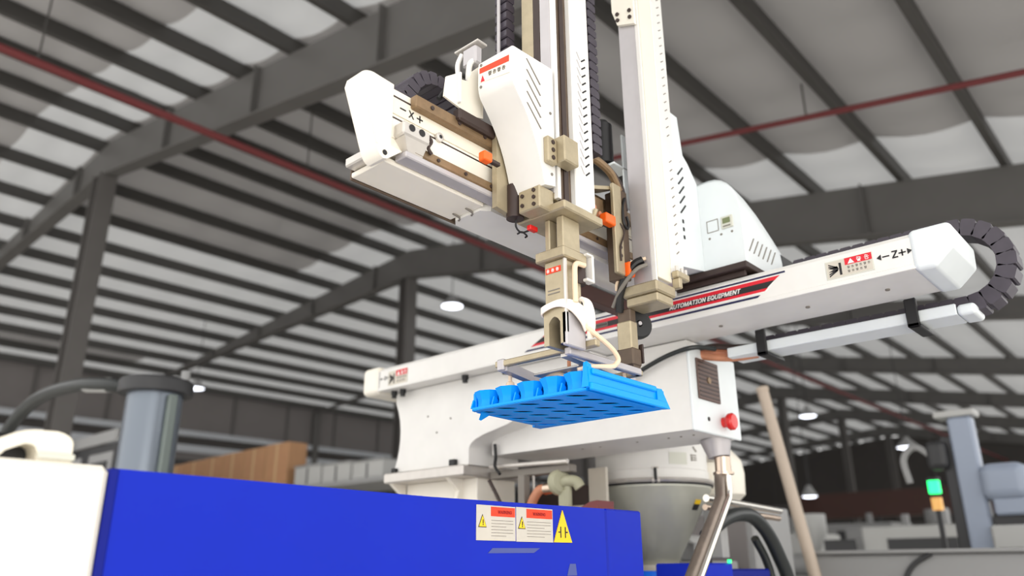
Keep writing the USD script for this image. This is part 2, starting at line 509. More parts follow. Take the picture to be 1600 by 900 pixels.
def warning_plate(x0, x1, z0, z1, banner0, tri_x):
    y = GY - 0.0005
    lab = part(mm, 'warning_label', box(x0, x1, y - 0.0025, y + 0.001, z0, z1, 0.0008), 'label_paper')
    yy = y - 0.0026
    zt = z1 - 0.004
    part(lab, 'banner', box(banner0, x1 - 0.004, yy - 0.001, yy, zt - 0.026, zt, 0), 'orange_ink')
    part(lab, 'banner_text', text('WARNING', 0.009, (banner0 + 0.028, yy - 0.001, zt - 0.018), '-y', width=0.06), 'dark_red_ink', False)
    tx = tri_x
    zb = (z0 + z1) / 2 - 0.013
    part(lab, 'triangle_border', prism([(tx - 0.017, zb), (tx + 0.017, zb), (tx, zb + 0.036)], 'y', yy - 0.0008, yy), 'ink', False)
    part(lab, 'triangle', prism([(tx - 0.0145, zb + 0.002), (tx + 0.0145, zb + 0.002), (tx, zb + 0.032)], 'y', yy - 0.0014, yy - 0.0008), 'yellow_ink', False)
    part(lab, 'exclamation_mark', text('!', 0.015, (tx - 0.002, yy - 0.0014, zb + 0.006), '-y'), 'ink', False)
    for k in range(6):
        part(lab, 'print_line', box(banner0 + 0.002, x1 - 0.012 - (0.03 if k in (2, 5) else 0), yy - 0.0006, yy, zt - 0.038 - k * 0.0085, zt - 0.0368 - k * 0.0085, 0), 'ink_grey', False)


warning_plate(1.632, 1.797, 1.668, 1.765, 1.690, 1.655)
warning_plate(1.801, 1.972, 1.667, 1.766, 1.846, 1.824)
sg = part(mm, 'capacitor_sign', prism([(1.976, 1.668), (2.068, 1.668), (2.022, 1.766)], 'y', GY - 0.003, GY), 'yellow_ink', False, label='yellow triangle sign with a black capacitor symbol')
for m_ in (box(2.008, 2.012, GY - 0.004, GY - 0.003, 1.682, 1.715, 0), box(2.031, 2.035, GY - 0.004, GY - 0.003, 1.682, 1.715, 0),
           box(1.998, 2.008, GY - 0.004, GY - 0.003, 1.697, 1.7005, 0), box(2.035, 2.045, GY - 0.004, GY - 0.003, 1.697, 1.7005, 0)):
    part(sg, 'symbol_bar', m_, 'ink', False)
part(mm, 'faded_patch', prism([(1.70, 1.648), (1.91, 1.650), (1.88, 1.636), (1.68, 1.634)], 'y', GY - 0.0012, GY), 'blue_faded', False)
part(mm, 'faded_patch', prism([(2.04, 1.57), (2.09, 1.57), (2.085, 1.605), (2.055, 1.605)], 'y', GY - 0.0012, GY), 'blue_faded', False)

# cream arched handle on the cream panel
arch = [(0.40, 1.787), (0.418, 1.812)] + bezier((0.418, 1.812), (0.45, 1.838), (0.482, 1.841), 5) + bezier((0.52, 1.842), (0.548, 1.838), (0.551, 1.822), 5) + [(0.553, 1.787), (0.495, 1.787)] + bezier((0.492, 1.79), (0.495, 1.818), (0.470, 1.815), 5) + [(0.44, 1.80), (0.43, 1.787)]
hd = thing('cover_handle', 'cream arched handle sitting on top of the cream end panel', 'handle', (0.47, 1.64, 1.787))
part(hd, 'grip', prism(arch, 'y', 1.605, 1.66), 'cream', 40)
part(hd, 'ledge', box(0.492, 0.556, 1.597, 1.605, 1.790, 1.802, 0.002), 'label_grey')
part(hd, 'backing', box(0.385, 0.572, 1.662, 1.68, 1.784, 1.838, 0.01), 'black', label='black backing for the dark background behind the grip')  # black sheet stands for the dark background behind the grip

# ------------------------------------------------------------------ robot base (pedestal, arm, control box) and traverse beam
rb = thing('picker_base', 'white curved pedestal and long arm with vent panel and red stop button', 'robot base', (2.95, 2.4, 1.78))
ped = [(3.262, 2.487)] + bezier((3.258, 2.43), (3.17, 2.27), (3.255, 2.062), 8) + [(2.70, 2.062), (2.70, 2.135)] + bezier((2.695, 2.15), (2.67, 2.185), (2.55, 2.205), 7) + bezier((2.45, 2.225), (2.2, 2.30), (2.05, 2.36), 5) + [(1.95, 2.487)]
part(rb, 'pedestal', prism(ped, 'x', 2.70, 3.06), 'white_paint', 28)
arm = [(2.66, 2.485), (2.66, 2.12), (2.655, 2.075 + 0.035), (1.548, 2.113), (1.548, 2.485)]
part(rb, 'arm_box', prism(arm, 'x', 2.822, 3.215), 'white_paint', 28)
part(rb, 'end_cover', box(2.818, 3.225, 1.538, 1.552, 2.108, 2.46, 0.006), 'cool_white')
part(rb, 'mounting_plate', box(2.66, 3.15, 2.70, 3.29, 2.008, 2.060, 0.006), 'aluminium')
vp_ = part(rb, 'vent_panel', box(2.864, 3.047, 1.530, 1.538, 2.243, 2.415, 0.005), 'vent_brown', label='brown perforated vent panel')
for i in range(9):
    z = 2.258 + i * 0.0178
    part(vp_, 'vent_slat', box(2.872, 3.039, 1.5285, 1.530, z - 0.003, z + 0.003, 0), 'dark_brown', False)
part(vp_, 'vent_hub', cyl((2.955, 1.530, 2.33), (2.955, 1.526, 2.33), 0.014), 'stained_rail')
st_ = part(rb, 'emergency_stop', cyl((3.066, 1.538, 2.168), (3.066, 1.520, 2.168), 0.022), 'red_plastic', label='red emergency stop button')
part(st_, 'button_cap', lathe_axis([(0.0, 0.0), (0.026, 0.0), (0.036, 0.012), (0.036, 0.026), (0.03, 0.034), (0.0, 0.036)], (3.066, 1.520, 2.168), (0, -1, 0)), 'red_plastic')
part(rb, 'key_hole', cyl((2.939, 1.5385, 2.167), (2.939, 1.5355, 2.167), 0.009), 'black')
for (y, z) in ((2.93, 2.24), (2.83, 2.30), (3.0, 2.33)):
    part(rb, 'screw', cyl((2.7005, y, z), (2.697, y, z), 0.005, n=10), 'ink_grey')
for y in (1.62, 1.68, 1.74, 1.9, 2.1, 2.2):
    part(rb, 'screw', cyl((2.95, y, 2.113), (2.95, y, 2.109), 0.005, n=8), 'ink_grey')
part(rb, 'access_plate', box(2.695, 2.70, 2.37, 2.56, 2.335, 2.372, 0.002), 'label_grey')
part(rb, 'clamp_block', box(2.675, 2.70, 2.775, 2.815, 2.062, 2.092, 0.003), 'black')
part(rb, 'clamp_block', box(2.675, 2.70, 3.22, 3.25, 2.062, 2.085, 0.003), 'black')
# support frame on the machine platen
rs = thing('robot_riser', 'cream welded riser frame with ribs between the pedestal plate and blue machine', 'support frame', (2.9, 2.98, 1.78))
part(rs, 'support_web', box(2.78, 3.06, 2.72, 3.24, 1.80, 2.008, 0.004), 'warm_white')
for y in (3.255, 2.83):
    part(rs, 'support_rib', prism([(2.68, 2.008), (2.78, 2.008), (2.78, 1.80), (2.70, 1.80), (2.755, 1.95)], 'y', y - 0.012, y + 0.012), 'warm_white', 20)
part(rs, 'support_foot', box(2.63, 3.2, 2.66, 3.3, 1.781, 1.80, 0.003), 'aluminium')
part(rs, 'lower_bar', box(2.84, 2.90, 2.20, 2.69, 2.00, 2.035, 0.004), 'ink_grey')
part(rs, 'hydraulic_rod', cyl((2.82, 2.19, 2.043), (2.82, 2.67, 2.055), 0.011, n=12), 'aluminium')
part(rs, 'cable', tube([(2.80, 2.62, 2.16), (2.80, 2.615, 2.10), (2.78, 2.60, 2.05), (2.77, 2.56, 2.01)], 0.008, 8), 'black')
part(rs, 'post', box(2.80, 2.845, 2.435, 2.475, 1.78, 2.00, 0.003), 'ink_grey')
part(rs, 'post', box(2.852, 2.862, 2.42, 2.43, 1.78, 2.00, 0.001), 'aluminium')

# platen block behind the guard
pl = thing('machine_platen', 'dark machine platen with cream and orange parts below the pedestal', 'machine part', (3.0, 2.5, 0))
part(pl, 'block', box(2.62, 3.35, 2.22, 3.35, 0, 1.78, 0.01), 'bg_grey')
part(pl, 'rear_plate', box(3.25, 3.27, 2.40, 2.75, 1.78, 1.98, 0.002), 'dark_brown')
part(pl, 'cream_block', box(2.98, 3.10, 2.16, 2.52, 1.78, 1.862, 0.004), 'label_paper')
part(pl, 'orange_tank', rbox(2.86, 2.96, 2.25, 2.46, 1.782, 1.838, 0.02), 'orange_plastic')
part(pl, 'beige_panel', box(3.24, 3.26, 2.28, 2.39, 1.78, 2.06, 0.003), 'label_paper')
part(pl, 'brace', tube([(2.76, 2.62, 1.985), (2.76, 2.55, 1.88), (2.76, 2.52, 1.80)], 0.009, 8), 'dark_brown')

vv = thing('pipe_valve', 'grey green round valve with elbow on the blue machine below the arm', 'valve', (2.85, 2.25, 1.78))
part(vv, 'disc', lathe_axis([(0, 0), (0.05, 0.0), (0.058, 0.01), (0.058, 0.03), (0.045, 0.045), (0.0, 0.05)], (2.86, 2.285, 1.955), (-0.35, -0.93, 0.05)), 'valve_green')
part(vv, 'elbow', tube([(2.855, 2.25, 1.955), (2.855, 2.215, 1.96), (2.87, 2.185, 1.955), (2.88, 2.17, 1.93)], 0.026, 14), 'valve_green')
part(vv, 'stem', cyl((2.86, 2.225, 1.94), (2.86, 2.225, 1.78), 0.018, n=14), 'valve_green')
part(vv, 'lever', box(2.84, 2.85, 2.225, 2.265, 1.78, 1.92, 0.002), 'valve_green')
hp = thing('copper_hose', 'short curved copper hose left of the round valve', 'hose', (2.8, 2.38, 1.78))
part(hp, 'hose', tube([(2.82, 2.40, 1.785), (2.82, 2.41, 1.86), (2.83, 2.37, 1.925), (2.84, 2.33, 1.93)], 0.022, 12), 'rust_pipe')
part(hp, 'fitting', cyl((2.84, 2.34, 1.93), (2.84, 2.29, 1.935), 0.026, n=14), 'brass_chrome')
rc = thing('red_guard_block', 'dark red sloping block between the valve and the hopper', 'cover', (2.86, 2.05, 1.78))
part(rc, 'block', prism([(2.20, 1.78), (2.02, 1.78), (2.02, 1.862), (2.06, 1.858), (2.20, 1.80)], 'x', 2.80, 2.92), 'red_pipe', 20)
part(rc, 'pad', box(2.74, 2.80, 1.98, 2.16, 1.78, 1.796, 0.003), 'label_paper')

# ---- traverse beam
tb = thing('traverse_beam', 'long white horizontal traverse beam with red and black automation equipment stripe', 'robot beam', (2.75, 1.95, 2.49))
BX = 2.60
prof = [(BX, 2.49), (BX, 2.597), (BX + 0.014, 2.613), (2.885, 2.613), (2.90, 2.60), (2.90, 2.49)]
part(tb, 'beam_body', prism(prof, 'y', 0.585, 3.30), 'white_paint', 25)
part(tb, 'lower_trim', box(BX - 0.004, BX + 0.05, 0.59, 3.295, 2.4885, 2.506, 0.002), 'white_paint')
part(tb, 'top_rail', box(2.66, 2.70, 0.62, 3.22, 2.613, 2.630, 0.002), 'stained_rail')
part(tb, 'top_rail', box(2.80, 2.84, 0.62, 3.22, 2.613, 2.630, 0.002), 'stained_rail')
part(tb, 'top_cover', box(2.705, 2.795, 0.62, 3.22, 2.613, 2.624, 0.002), 'dark_brown')
sph = trimesh.creation.icosphere(2, 0.022).vertices
part(tb, 'end_cap', hull(np.vstack([sph + (xx, yy, zz) for xx in (2.614, 2.883) for (yy, zz) in ((0.485, 2.600), (0.488, 2.545), (0.536, 2.502), (0.572, 2.502), (0.572, 2.600))])), 'cool_white', 40)
part(tb, 'end_cap', rbox(2.591, 2.91, 3.29, 3.43, 2.476, 2.630, 0.03), 'warm_white', 40)
part(tb, 'end_seam', box(2.6, 2.9, 3.285, 3.292, 2.486, 2.618, 0.001), 'cream')
x = BX - 0.0015
slant = 0.078 / 0.06


def stripe(y_left, y_right, z0, z1, m_, cut=True, name='stripe', dx=0.0):
    k = 1.35 if cut else 0.0
    part(dc, name, prism([(2.09 + 2.1 * (2.59 - z0), z0), (y_right + k * (z1 - z0), z0), (y_right, z1), (2.09 + 2.1 * (2.59 - z1), z1)], 'x', x - dx, BX + 0.0005), m_, False)


dc = part(tb, 'decal', prism([(2.19, 2.53), (1.085, 2.53), (1.028, 2.583), (2.09, 2.583)], 'x', BX - 0.001, BX + 0.0004), 'white_ink', False, label='racing stripe decal in red, black and navy')
stripe(2.07, 1.009, 2.5855, 2.592, 'navy_ink', False)
stripe(2.10, 1.030, 2.566, 2.580, 'red_ink')
stripe(2.16, 1.050, 2.543, 2.566, 'ink')
stripe(2.20, 1.078, 2.533, 2.543, 'red_ink')
stripe(2.13, 1.110, 2.5145, 2.5225, 'navy_ink')
part(dc, 'lettering', text('AUTOMATION EQUIPMENT', 0.0165, (x - 0.0005, 1.487, 2.5475), '-x', shear=0.3, width=0.30), 'white_ink', False, label='AUTOMATION EQUIPMENT in white letters')
part(dc, 'name_plate', box(x - 0.001, x, 1.785, 1.85, 2.546, 2.564, 0), 'ink_grey', False)
part(dc, 'name_plate_mark', cat(*[box(x - 0.0018, x - 0.001, 1.842 - 0.0095 * k - 0.006, 1.842 - 0.0095 * k, 2.549, 2.561, 0) for k in range(6)]), 'ink', False)


def axis_mark(yl, scale, z, arrow=True):
    s = scale
    xx = BX - 0.001
    a = part(tb, 'axis_mark', text('Z', 0.024 * s, (xx, yl - 0.046 * s, z - 0.012 * s), '-x', bold=True), 'ink', False, label='minus Z plus axis marking in black')
    part(a, 'minus_sign', box(xx - 0.001, xx, yl - 0.040 * s, yl - 0.018 * s, z - 0.002 * s, z + 0.002 * s, 0), 'ink', False)
    part(a, 'plus_sign', box(xx - 0.001, xx, yl - 0.091 * s, yl - 0.069 * s, z - 0.002 * s, z + 0.002 * s, 0), 'ink', False)
    part(a, 'plus_sign', box(xx - 0.001, xx, yl - 0.082 * s, yl - 0.078 * s, z - 0.011 * s, z + 0.011 * s, 0), 'ink', False)
    part(a, 'arrow', prism([(yl, z), (yl - 0.014 * s, z - 0.010 * s), (yl - 0.014 * s, z + 0.010 * s)], 'x', xx - 0.001, xx), 'ink', False)
    part(a, 'arrow', prism([(yl - 0.110 * s, z), (yl - 0.096 * s, z - 0.010 * s), (yl - 0.096 * s, z + 0.010 * s)], 'x', xx - 0.001, xx), 'ink', False)


axis_mark(0.697, 1.0, 2.553)
axis_mark(3.282, 0.75, 2.553)


def pinch_label(y0, y1, z0, z1):
    w, h = y0 - y1, z1 - z0
    xx = BX - 0.0018
    lb = part(tb, 'warning_label', box(xx, BX, y1, y0, z0, z1, 0.0006), 'label_grey', label='crushed hand warning label with a red banner')
    part(lb, 'paper', box(xx - 0.0006, xx, y1 + 0.004, y0 - 0.004, z0 + 0.004, z1 - 0.004, 0), 'label_paper', False)
    xx -= 0.0006
    ym = y0 - 0.42 * w
    part(lb, 'banner', box(xx - 0.0008, xx, y1 + 0.003, ym, z1 - 0.40 * h, z1 - 0.002, 0), 'red_ink', False)
    bx = xx - 0.0008
    zb = z1 - 0.36 * h
    part(lb, 'banner_triangle', prism([(ym - 0.06 * w, zb), (ym - 0.20 * w, zb), (ym - 0.13 * w, zb + 0.27 * h)], 'x', bx - 0.0008, bx), 'white_ink', False)
    part(lb, 'banner_character', strokes(GLYPH_WARN, (bx, ym - 0.25 * w, zb + 0.02 * h), 0.24 * h, '-x'), 'white_ink', False)
    part(lb, 'banner_character', strokes(GLYPH_TELL, (bx, ym - 0.41 * w, zb + 0.02 * h), 0.24 * h, '-x'), 'white_ink', False)
    for r_, n_ in ((0.40, 6), (0.18, 5)):
        for k in range(n_):
            part(lb, 'small_print', strokes(GLYPH_TELL if k % 2 else GLYPH_WARN, (xx, ym - 0.04 * w - k * 0.085 * w, z0 + r_ * h), 0.13 * h, '-x', w=0.11, depth=0.0006), 'ink_grey', False)
    # pictogram: a hand pinched against a plate
    c = (y0 - 0.19 * w, z0 + 0.5 * h)
    part(lb, 'pictogram_plate', prism([(c[0] - 0.10 * w, c[1] - 0.36 * h), (c[0] - 0.15 * w, c[1] - 0.36 * h), (c[0] - 0.15 * w, c[1] + 0.30 * h), (c[0] - 0.10 * w, c[1] + 0.30 * h)], 'x', xx - 0.0008, xx), 'ink', False)
    fing = [prism([(c[0] + 0.13 * w, c[1] - 0.1 * h), (c[0] - 0.06 * w, c[1] - 0.13 * h), (c[0] - 0.09 * w, c[1]), (c[0] - 0.06 * w, c[1] + 0.16 * h), (c[0] + 0.13 * w, c[1] + 0.1 * h), (c[0] + 0.02 * w, c[1])], 'x', xx - 0.0008, xx)]
    for a in (0.34, 0.22, -0.26, -0.38):
        fing.append(prism([(c[0] - 0.07 * w, c[1] + a * 0.3 * h), (c[0] + 0.12 * w, c[1] + a * h), (c[0] + 0.12 * w, c[1] + (a - 0.07 * np.sign(a)) * h), (c[0] - 0.07 * w, c[1] + a * 0.1 * h)], 'x', xx - 0.0008, xx))
    part(lb, 'pictogram_hand', cat(*fing), 'ink', False)


pinch_label(0.866, 0.708, 2.517, 2.5825)
pinch_label(3.214, 3.056, 2.503, 2.583)
for y in (3.225, 3.155, 2.686, 2.42):
    part(tb, 'rubber_stud', cat(cyl((2.655, y, 2.489), (2.655, y, 2.468), 0.017, n=14), cyl((2.655, y, 2.476), (2.655, y, 2.452), 0.0135, n=14)), 'black_rubber')
part(tb, 'cable_tray', cat(box(2.93, 3.06, 0.56, 1.42, 2.405, 2.412, 0.002), box(2.925, 2.935, 0.56, 1.42, 2.405, 2.445, 0.003), box(3.055, 3.065, 0.56, 1.42, 2.405, 2.445, 0.003)), 'cool_white', label='white cable tray slung under the beam')
part(tb, 'tray_end', rbox(2.925, 3.065, 0.50, 0.56, 2.40, 2.440, 0.015), 'cool_white')
for y in (1.263, 0.697):
    part(tb, 'strap', cat(box(2.905, 2.922, y - 0.02, y + 0.02, 2.385, 2.49, 0.003), box(2.905, 3.08, y - 0.02, y + 0.02, 2.385, 2.40, 0.003)), 'black')
for y in (0.72, 1.0, 1.35):
    part(tb, 'bolt', cyl((2.75, y, 2.4905), (2.75, y, 2.485), 0.008, n=10), 'ink_grey')


# ---- drag chains: each link a part
def chain_links(owner, path, length, thick, width, axis, material='chain_plastic', gap=0.86):
    """path: dense polyline in 3D lying in a plane; links are bevelled frames set one after the other."""
    p = np.array(path, float)
    s = np.r_[0, np.cumsum(np.linalg.norm(np.diff(p, axis=0), axis=1))]
    n = int(s[-1] / length)
    ax = np.array(axis, float)
    for k in range(n):
        a = np.array([np.interp(k * length, s, p[:, i]) for i in range(3)])
        b = np.array([np.interp((k + 1) * length, s, p[:, i]) for i in range(3)])
        t = (b - a) / np.linalg.norm(b - a)
        q = np.cross(ax, t)
        c = (a + b) / 2
        bev = thick * 0.09
        h = length * gap / 2
        pts = []
        for i in (-1, 1):
            for j in (-1, 1):
                for w in (-1, 1):
                    pts += [c + t * i * h + q * j * (thick / 2 - bev) + ax * w * width / 2, c + t * i * (h - bev) + q * j * thick / 2 + ax * w * width / 2]
        body = hull(pts)
        pin = hull([c + t * (i * 0.010 + h) + q * j * thick * 0.28 + ax * w * width * 0.46 for i in (-1, 1) for j in (-1, 1) for w in (-1, 1)])
        part(owner, 'link', cat(body, pin), material, 25)


def arc(c, r, a0, a1, plane, fixed, n=24):
    a = np.radians(np.linspace(a0, a1, n))
    if plane == 'yz':
        return [(fixed, c[0] + r * math.cos(t), c[1] + r * math.sin(t)) for t in a]
    return [(c[0] + r * math.cos(t), fixed, c[1] + r * math.sin(t)) for t in a]


ch = thing('drag_chain', 'dark plastic drag chain looping around the right end of the beam', 'cable chain', (3.02, 0.8, 2.41), 'drag chains of the picker')
cy, cz, cr = 0.530, 2.590, 0.145
pth = [(3.02, 1.115, cz + cr), (3.02, 0.8, cz + cr)] + arc((cy, cz), cr, 90, 270, 'yz', 3.02)[:] + [(3.02, 0.9, cz - cr), (3.02, 1.3, cz - cr)]
chain_links(ch, pth, 0.047, 0.062, 0.10, (1, 0, 0), gap=0.98)

# ------------------------------------------------------------------ carriage cover riding on the beam
cc = thing('carriage_cover', 'white rounded carriage cover with small display and slanted louvers on the beam', 'machine cover', (2.8, 1.29, 2.63))


def cover_section(xx, ztop_):
    yl, yr, zb = 1.425, 1.150, 2.668
    r = 0.16
    pts = [(yl, zb), (yr, zb), (yr, ztop_ - r)]
    for t in np.linspace(0.2, math.pi / 2, 7):
        pts.append((yr + 0.12 * (1 - math.cos(t)), ztop_ - r + r * math.sin(t)))
    pts.append((yl - 0.06, ztop_))
    pts.append((yl, ztop_ - 0.03))
    return [(xx, a, b) for a, b in pts]


secs = [(2.598, 3.030), (2.606, 3.046), (2.70, 3.030), (2.80, 2.995), (2.90, 2.945), (2.98, 2.90), (3.05, 2.865), (3.10, 2.835), (3.12, 2.81)]
V = [cover_section(*s) for s in secs]
n_ = len(V[0])
verts = np.array([q for s in V for q in s])
faces = []
for i in range(len(secs) - 1):
    for j in range(n_):
        a, b = i * n_ + j, i * n_ + (j + 1) % n_
        faces += [(a, b, b + n_), (a, b + n_, a + n_)]
for j in range(1, n_ - 1):
    faces += [(0, j + 1, j), ((len(secs) - 1) * n_, (len(secs) - 1) * n_ + j, (len(secs) - 1) * n_ + j + 1)]
m_ = trimesh.Trimesh(verts, faces, process=False)
if m_.volume < 0:
    m_.invert()
part(cc, 'shell', m_, 'cool_white', 35)
part(cc, 'skirt', prism([(2.612, 2.664), (2.612, 2.815), (2.70, 2.822), (2.88, 2.79), (2.93, 2.70), (2.93, 2.664)], 'y', 1.146, 1.1505), 'cool_white', 20, label='white side skirt with six louvers')
for k in range(6):
    x0 = 2.628 + k * 0.0385
    part(cc, 'louver', prism([(x0, 2.716), (x0 + 0.006, 2.716), (x0 + 0.058, 2.782), (x0 + 0.052, 2.782)], 'y', 1.1435, 1.1462), 'ink_grey', False)
part(cc, 'base_plate', box(2.582, 2.95, 1.140, 1.485, 2.638, 2.664, 0.003), 'dark_brown', label='brown slide plate under the cover')
part(cc, 'base_rail', box(2.605, 2.62, 1.16, 1.60, 2.616, 2.637, 0.002), 'dark_brown')
part(cc, 'rear_bumper', box(2.94, 3.125, 1.148, 1.42, 2.70, 2.80, 0.008), 'black')
dp = part(cc, 'display', box(2.592, 2.599, 1.181, 1.230, 2.818, 2.868, 0.002), 'label_grey', label='small grey display module')
part(dp, 'screen', box(2.5905, 2.592, 1.191, 1.222, 2.838, 2.860, 0), 'lcd', False)
part(dp, 'button_row', box(2.5905, 2.592, 1.191, 1.222, 2.824, 2.829, 0), 'ink_grey', False)
fr = [box(2.5965, 2.599, 1.243, 1.292, z - 0.0012, z + 0.0012, 0) for z in (2.82, 2.868)] + [box(2.5965, 2.599, y - 0.0012, y + 0.0012, 2.82, 2.868, 0) for y in (1.244, 1.291)]
part(cc, 'blank_frame', cat(*fr), 'ink_grey', False, label='thin square outline beside the display')
for (y, z) in ((1.285, 2.795), (1.235, 2.80), (1.19, 2.80)):
    part(cc, 'indicator', cyl((2.599, y, z), (2.597, y, z), 0.005, n=10), 'ink_grey')
# slotted white fairing between the column and the cover
sf = part(cc, 'slotted_fairing', prism([(2.30, 2.62), (2.597, 2.668), (2.597, 3.04), (2.535, 3.11), (2.50, 3.135), (2.48, 3.30), (2.36, 3.30), (2.36, 2.62)], 'y', 1.318, 1.40), 'cool_white', 20, label='white fairing with slanted dark slots')
for k in range(5):
    z0 = 3.03 - k * 0.041
    part(sf, 'slot', prism([(2.442, z0), (2.449, z0 - 0.002), (2.49, z0 + 0.042), (2.484, z0 + 0.045)], 'y', 1.3155, 1.3182), 'ink', False)
for k in range(3):
    z0 = 2.826 - k * 0.033
    part(sf, 'mark', box(2.452, 2.462, 1.3155, 1.3182, z0, z0 + 0.014, 0), 'ink', False)

# ------------------------------------------------------------------ kick arm (X beam)
ka = thing('kick_arm', 'white horizontal kick arm marked minus X plus, pointing to the upper left', 'robot arm', (1.9, 1.5, 2.617))
FY = 1.43
part(ka, 'arm_profile', box(1.118, 2.57, FY, 1.50, 2.632, 2.817, 0.004), 'warm_white')
part(ka, 'front_band', box(1.125, 2.57, FY - 0.004, FY, 2.737, 2.787, 0.001), 'cream')
part(ka, 'front_band', box(1.125, 2.57, FY - 0.004, FY, 2.664, 2.722, 0.001), 'warm_white')
part(ka, 'groove', box(1.12, 2.57, FY - 0.0015, FY + 0.001, 2.723, 2.7285, 0), 'dark_brown', False)
part(ka, 'groove', box(1.12, 1.19, FY - 0.0015, FY + 0.001, 2.788, 2.794, 0), 'dark_brown', False)
ur = part(ka, 'guide_rail', box(1.186, 2.57, FY - 0.026, FY, 2.776, 2.816, 0.004), 'stained_rail', label='stained brown upper guide rail')
lr = part(ka, 'guide_rail', box(1.188, 2.57, FY - 0.024, FY, 2.632, 2.661, 0.004), 'stained_rail', label='stained brown lower guide rail')
for k in range(9):
    xx = 1.245 + k * 0.105
    part(ur, 'rail_bolt', cyl((xx, FY - 0.0255, 2.797), (xx, FY - 0.029, 2.797), 0.0065, n=12), 'dark_brown')
    part(lr, 'rail_bolt', cyl((xx + 0.03, FY - 0.0235, 2.646), (xx + 0.03, FY - 0.027, 2.646), 0.0055, n=12), 'dark_brown')
part(ka, 'slider', box(1.335, 1.62, FY - 0.042, FY - 0.010, 2.800, 2.840, 0.006), 'dark_brown', label='dark greasy slider on the upper rail')
part(ka, 'knob', lathe_axis([(0, 0), (0.011, 0), (0.0135, 0.003), (0.0135, 0.010), (0.008, 0.012), (0.0, 0.012)], (1.290, FY - 0.003, 2.731), (0, -1, 0)), 'aluminium')
part(ka, 'knob_socket', cyl((1.290, FY - 0.0148, 2.731), (1.290, FY - 0.0155, 2.731), 0.006, n=10), 'ink')
mk = part(ka, 'axis_mark', text('X', 0.021, (1.179, FY - 0.004, 2.748), '-y'), 'ink', False, label='minus X plus axis marking')
part(mk, 'minus_sign', box(1.149, 1.170, FY - 0.005, FY - 0.004, 2.760, 2.764, 0), 'ink', False)
part(mk, 'plus_sign', box(1.209, 1.231, FY - 0.005, FY - 0.004, 2.756, 2.760, 0), 'ink', False)
part(mk, 'plus_sign', box(1.218, 1.222, FY - 0.005, FY - 0.004, 2.747, 2.769, 0), 'ink', False)
sb = part(ka, 'stop_block', cat(box(1.131, 1.226, FY - 0.045, FY - 0.004, 2.662, 2.702, 0.005), hull([(1.14, FY - 0.04, 2.662), (1.22, FY - 0.04, 2.662), (1.14, FY, 2.662), (1.22, FY, 2.662), (1.17, FY - 0.02, 2.630), (1.22, FY - 0.02, 2.630), (1.17, FY, 2.630), (1.22, FY, 2.630)])), 'aluminium', label='pale stop block with two holes')
for xx in (1.16, 1.195):
    part(sb, 'hole', cyl((xx, FY - 0.0445, 2.688), (xx, FY - 0.0465, 2.688), 0.0105, n=14), 'ink')
part(sb, 'clip', tube([(1.228, FY - 0.03, 2.698), (1.238, FY - 0.035, 2.685), (1.232, FY - 0.03, 2.665), (1.245, FY - 0.03, 2.650)], 0.005, 8), 'dark_brown')
cap = [(1.010, 2.783)] + bezier((1.016, 2.808), (1.03, 2.822), (1.052, 2.824), 5) + [(1.122, 2.820), (1.122, 2.634), (1.160, 2.632), (1.112, 2.592)] + bezier((1.10, 2.588), (1.082, 2.592), (1.072, 2.622), 5)
ec = part(ka, 'end_cap', prism(cap, 'y', FY - 0.008, 1.486), 'warm_white', 30, label='white slanted plastic end cap')
part(ec, 'cap_hole', cyl((1.103, FY - 0.0075, 2.606), (1.103, FY - 0.0095, 2.606), 0.0075, n=14), 'ink')
part(ec, 'cap_edge', prism([(1.010, 2.783), (1.072, 2.622), (1.079, 2.622), (1.0165, 2.786)], 'y', FY - 0.0095, FY - 0.008), 'cream', False)
part(ka, 'lower_channel', box(1.16, 2.57, 1.405, 1.452, 2.612, 2.631, 0.003), 'grey_steel', label='grey channel below the arm')
part(ka, 'belly_panel', box(1.128, 1.505, 1.454, 1.597, 2.604, 2.620, 0.003), 'warm_white')
bp = part(ka, 'belly_panel', prism([(1.505, 1.470), (1.53, 1.449), (2.60, 1.449), (2.60, 1.605), (1.53, 1.600), (1.505, 1.575)], 'z', 2.596, 2.618), 'white_paint', 20)
for y in (1.50, 1.555):
    part(bp, 'tab', tube([(1.475, y, 2.6035), (1.503, y, 2.5985), (1.512, y + 0.012, 2.5955)], 0.0035, 6), 'ink_grey')
part(ka, 'slide_beam', box(2.02, 2.45, 1.54, 1.585, 2.49, 2.548, 0.004), 'rust_dark', label='dark red brown beam under the arm')
part(ka, 'slide_hanger', box(2.40, 2.44, 1.545, 1.58, 2.548, 2.60, 0.002), 'dark_brown')
part(ka, 'rear_tray', box(1.13, 2.58, 1.598, 1.606, 2.600, 2.632, 0.002), 'brown_channel')
part(ka, 'rear_bracket', box(1.10, 1.17, 1.50, 1.59, 2.622, 2.65, 0.004), 'aluminium')
part(ka, 'corner_link', box(1.10, 1.13, 1.49, 1.51, 2.622, 2.68, 0.004), 'dark_brown')

xc = thing('drag_chain', 'grey drag chain arched over the upper left end of the kick arm', 'cable chain', (1.33, 1.52, 2.82), 'drag chains of the picker')
pth = [(1.195, 1.52, 2.835)] + arc((1.335, 2.862), 0.105, 180, 20, 'xz', 1.52) + [(1.50, 1.52, 2.862), (1.70, 1.52, 2.862)]
chain_links(xc, pth, 0.034, 0.042, 0.085, (0, 1, 0))

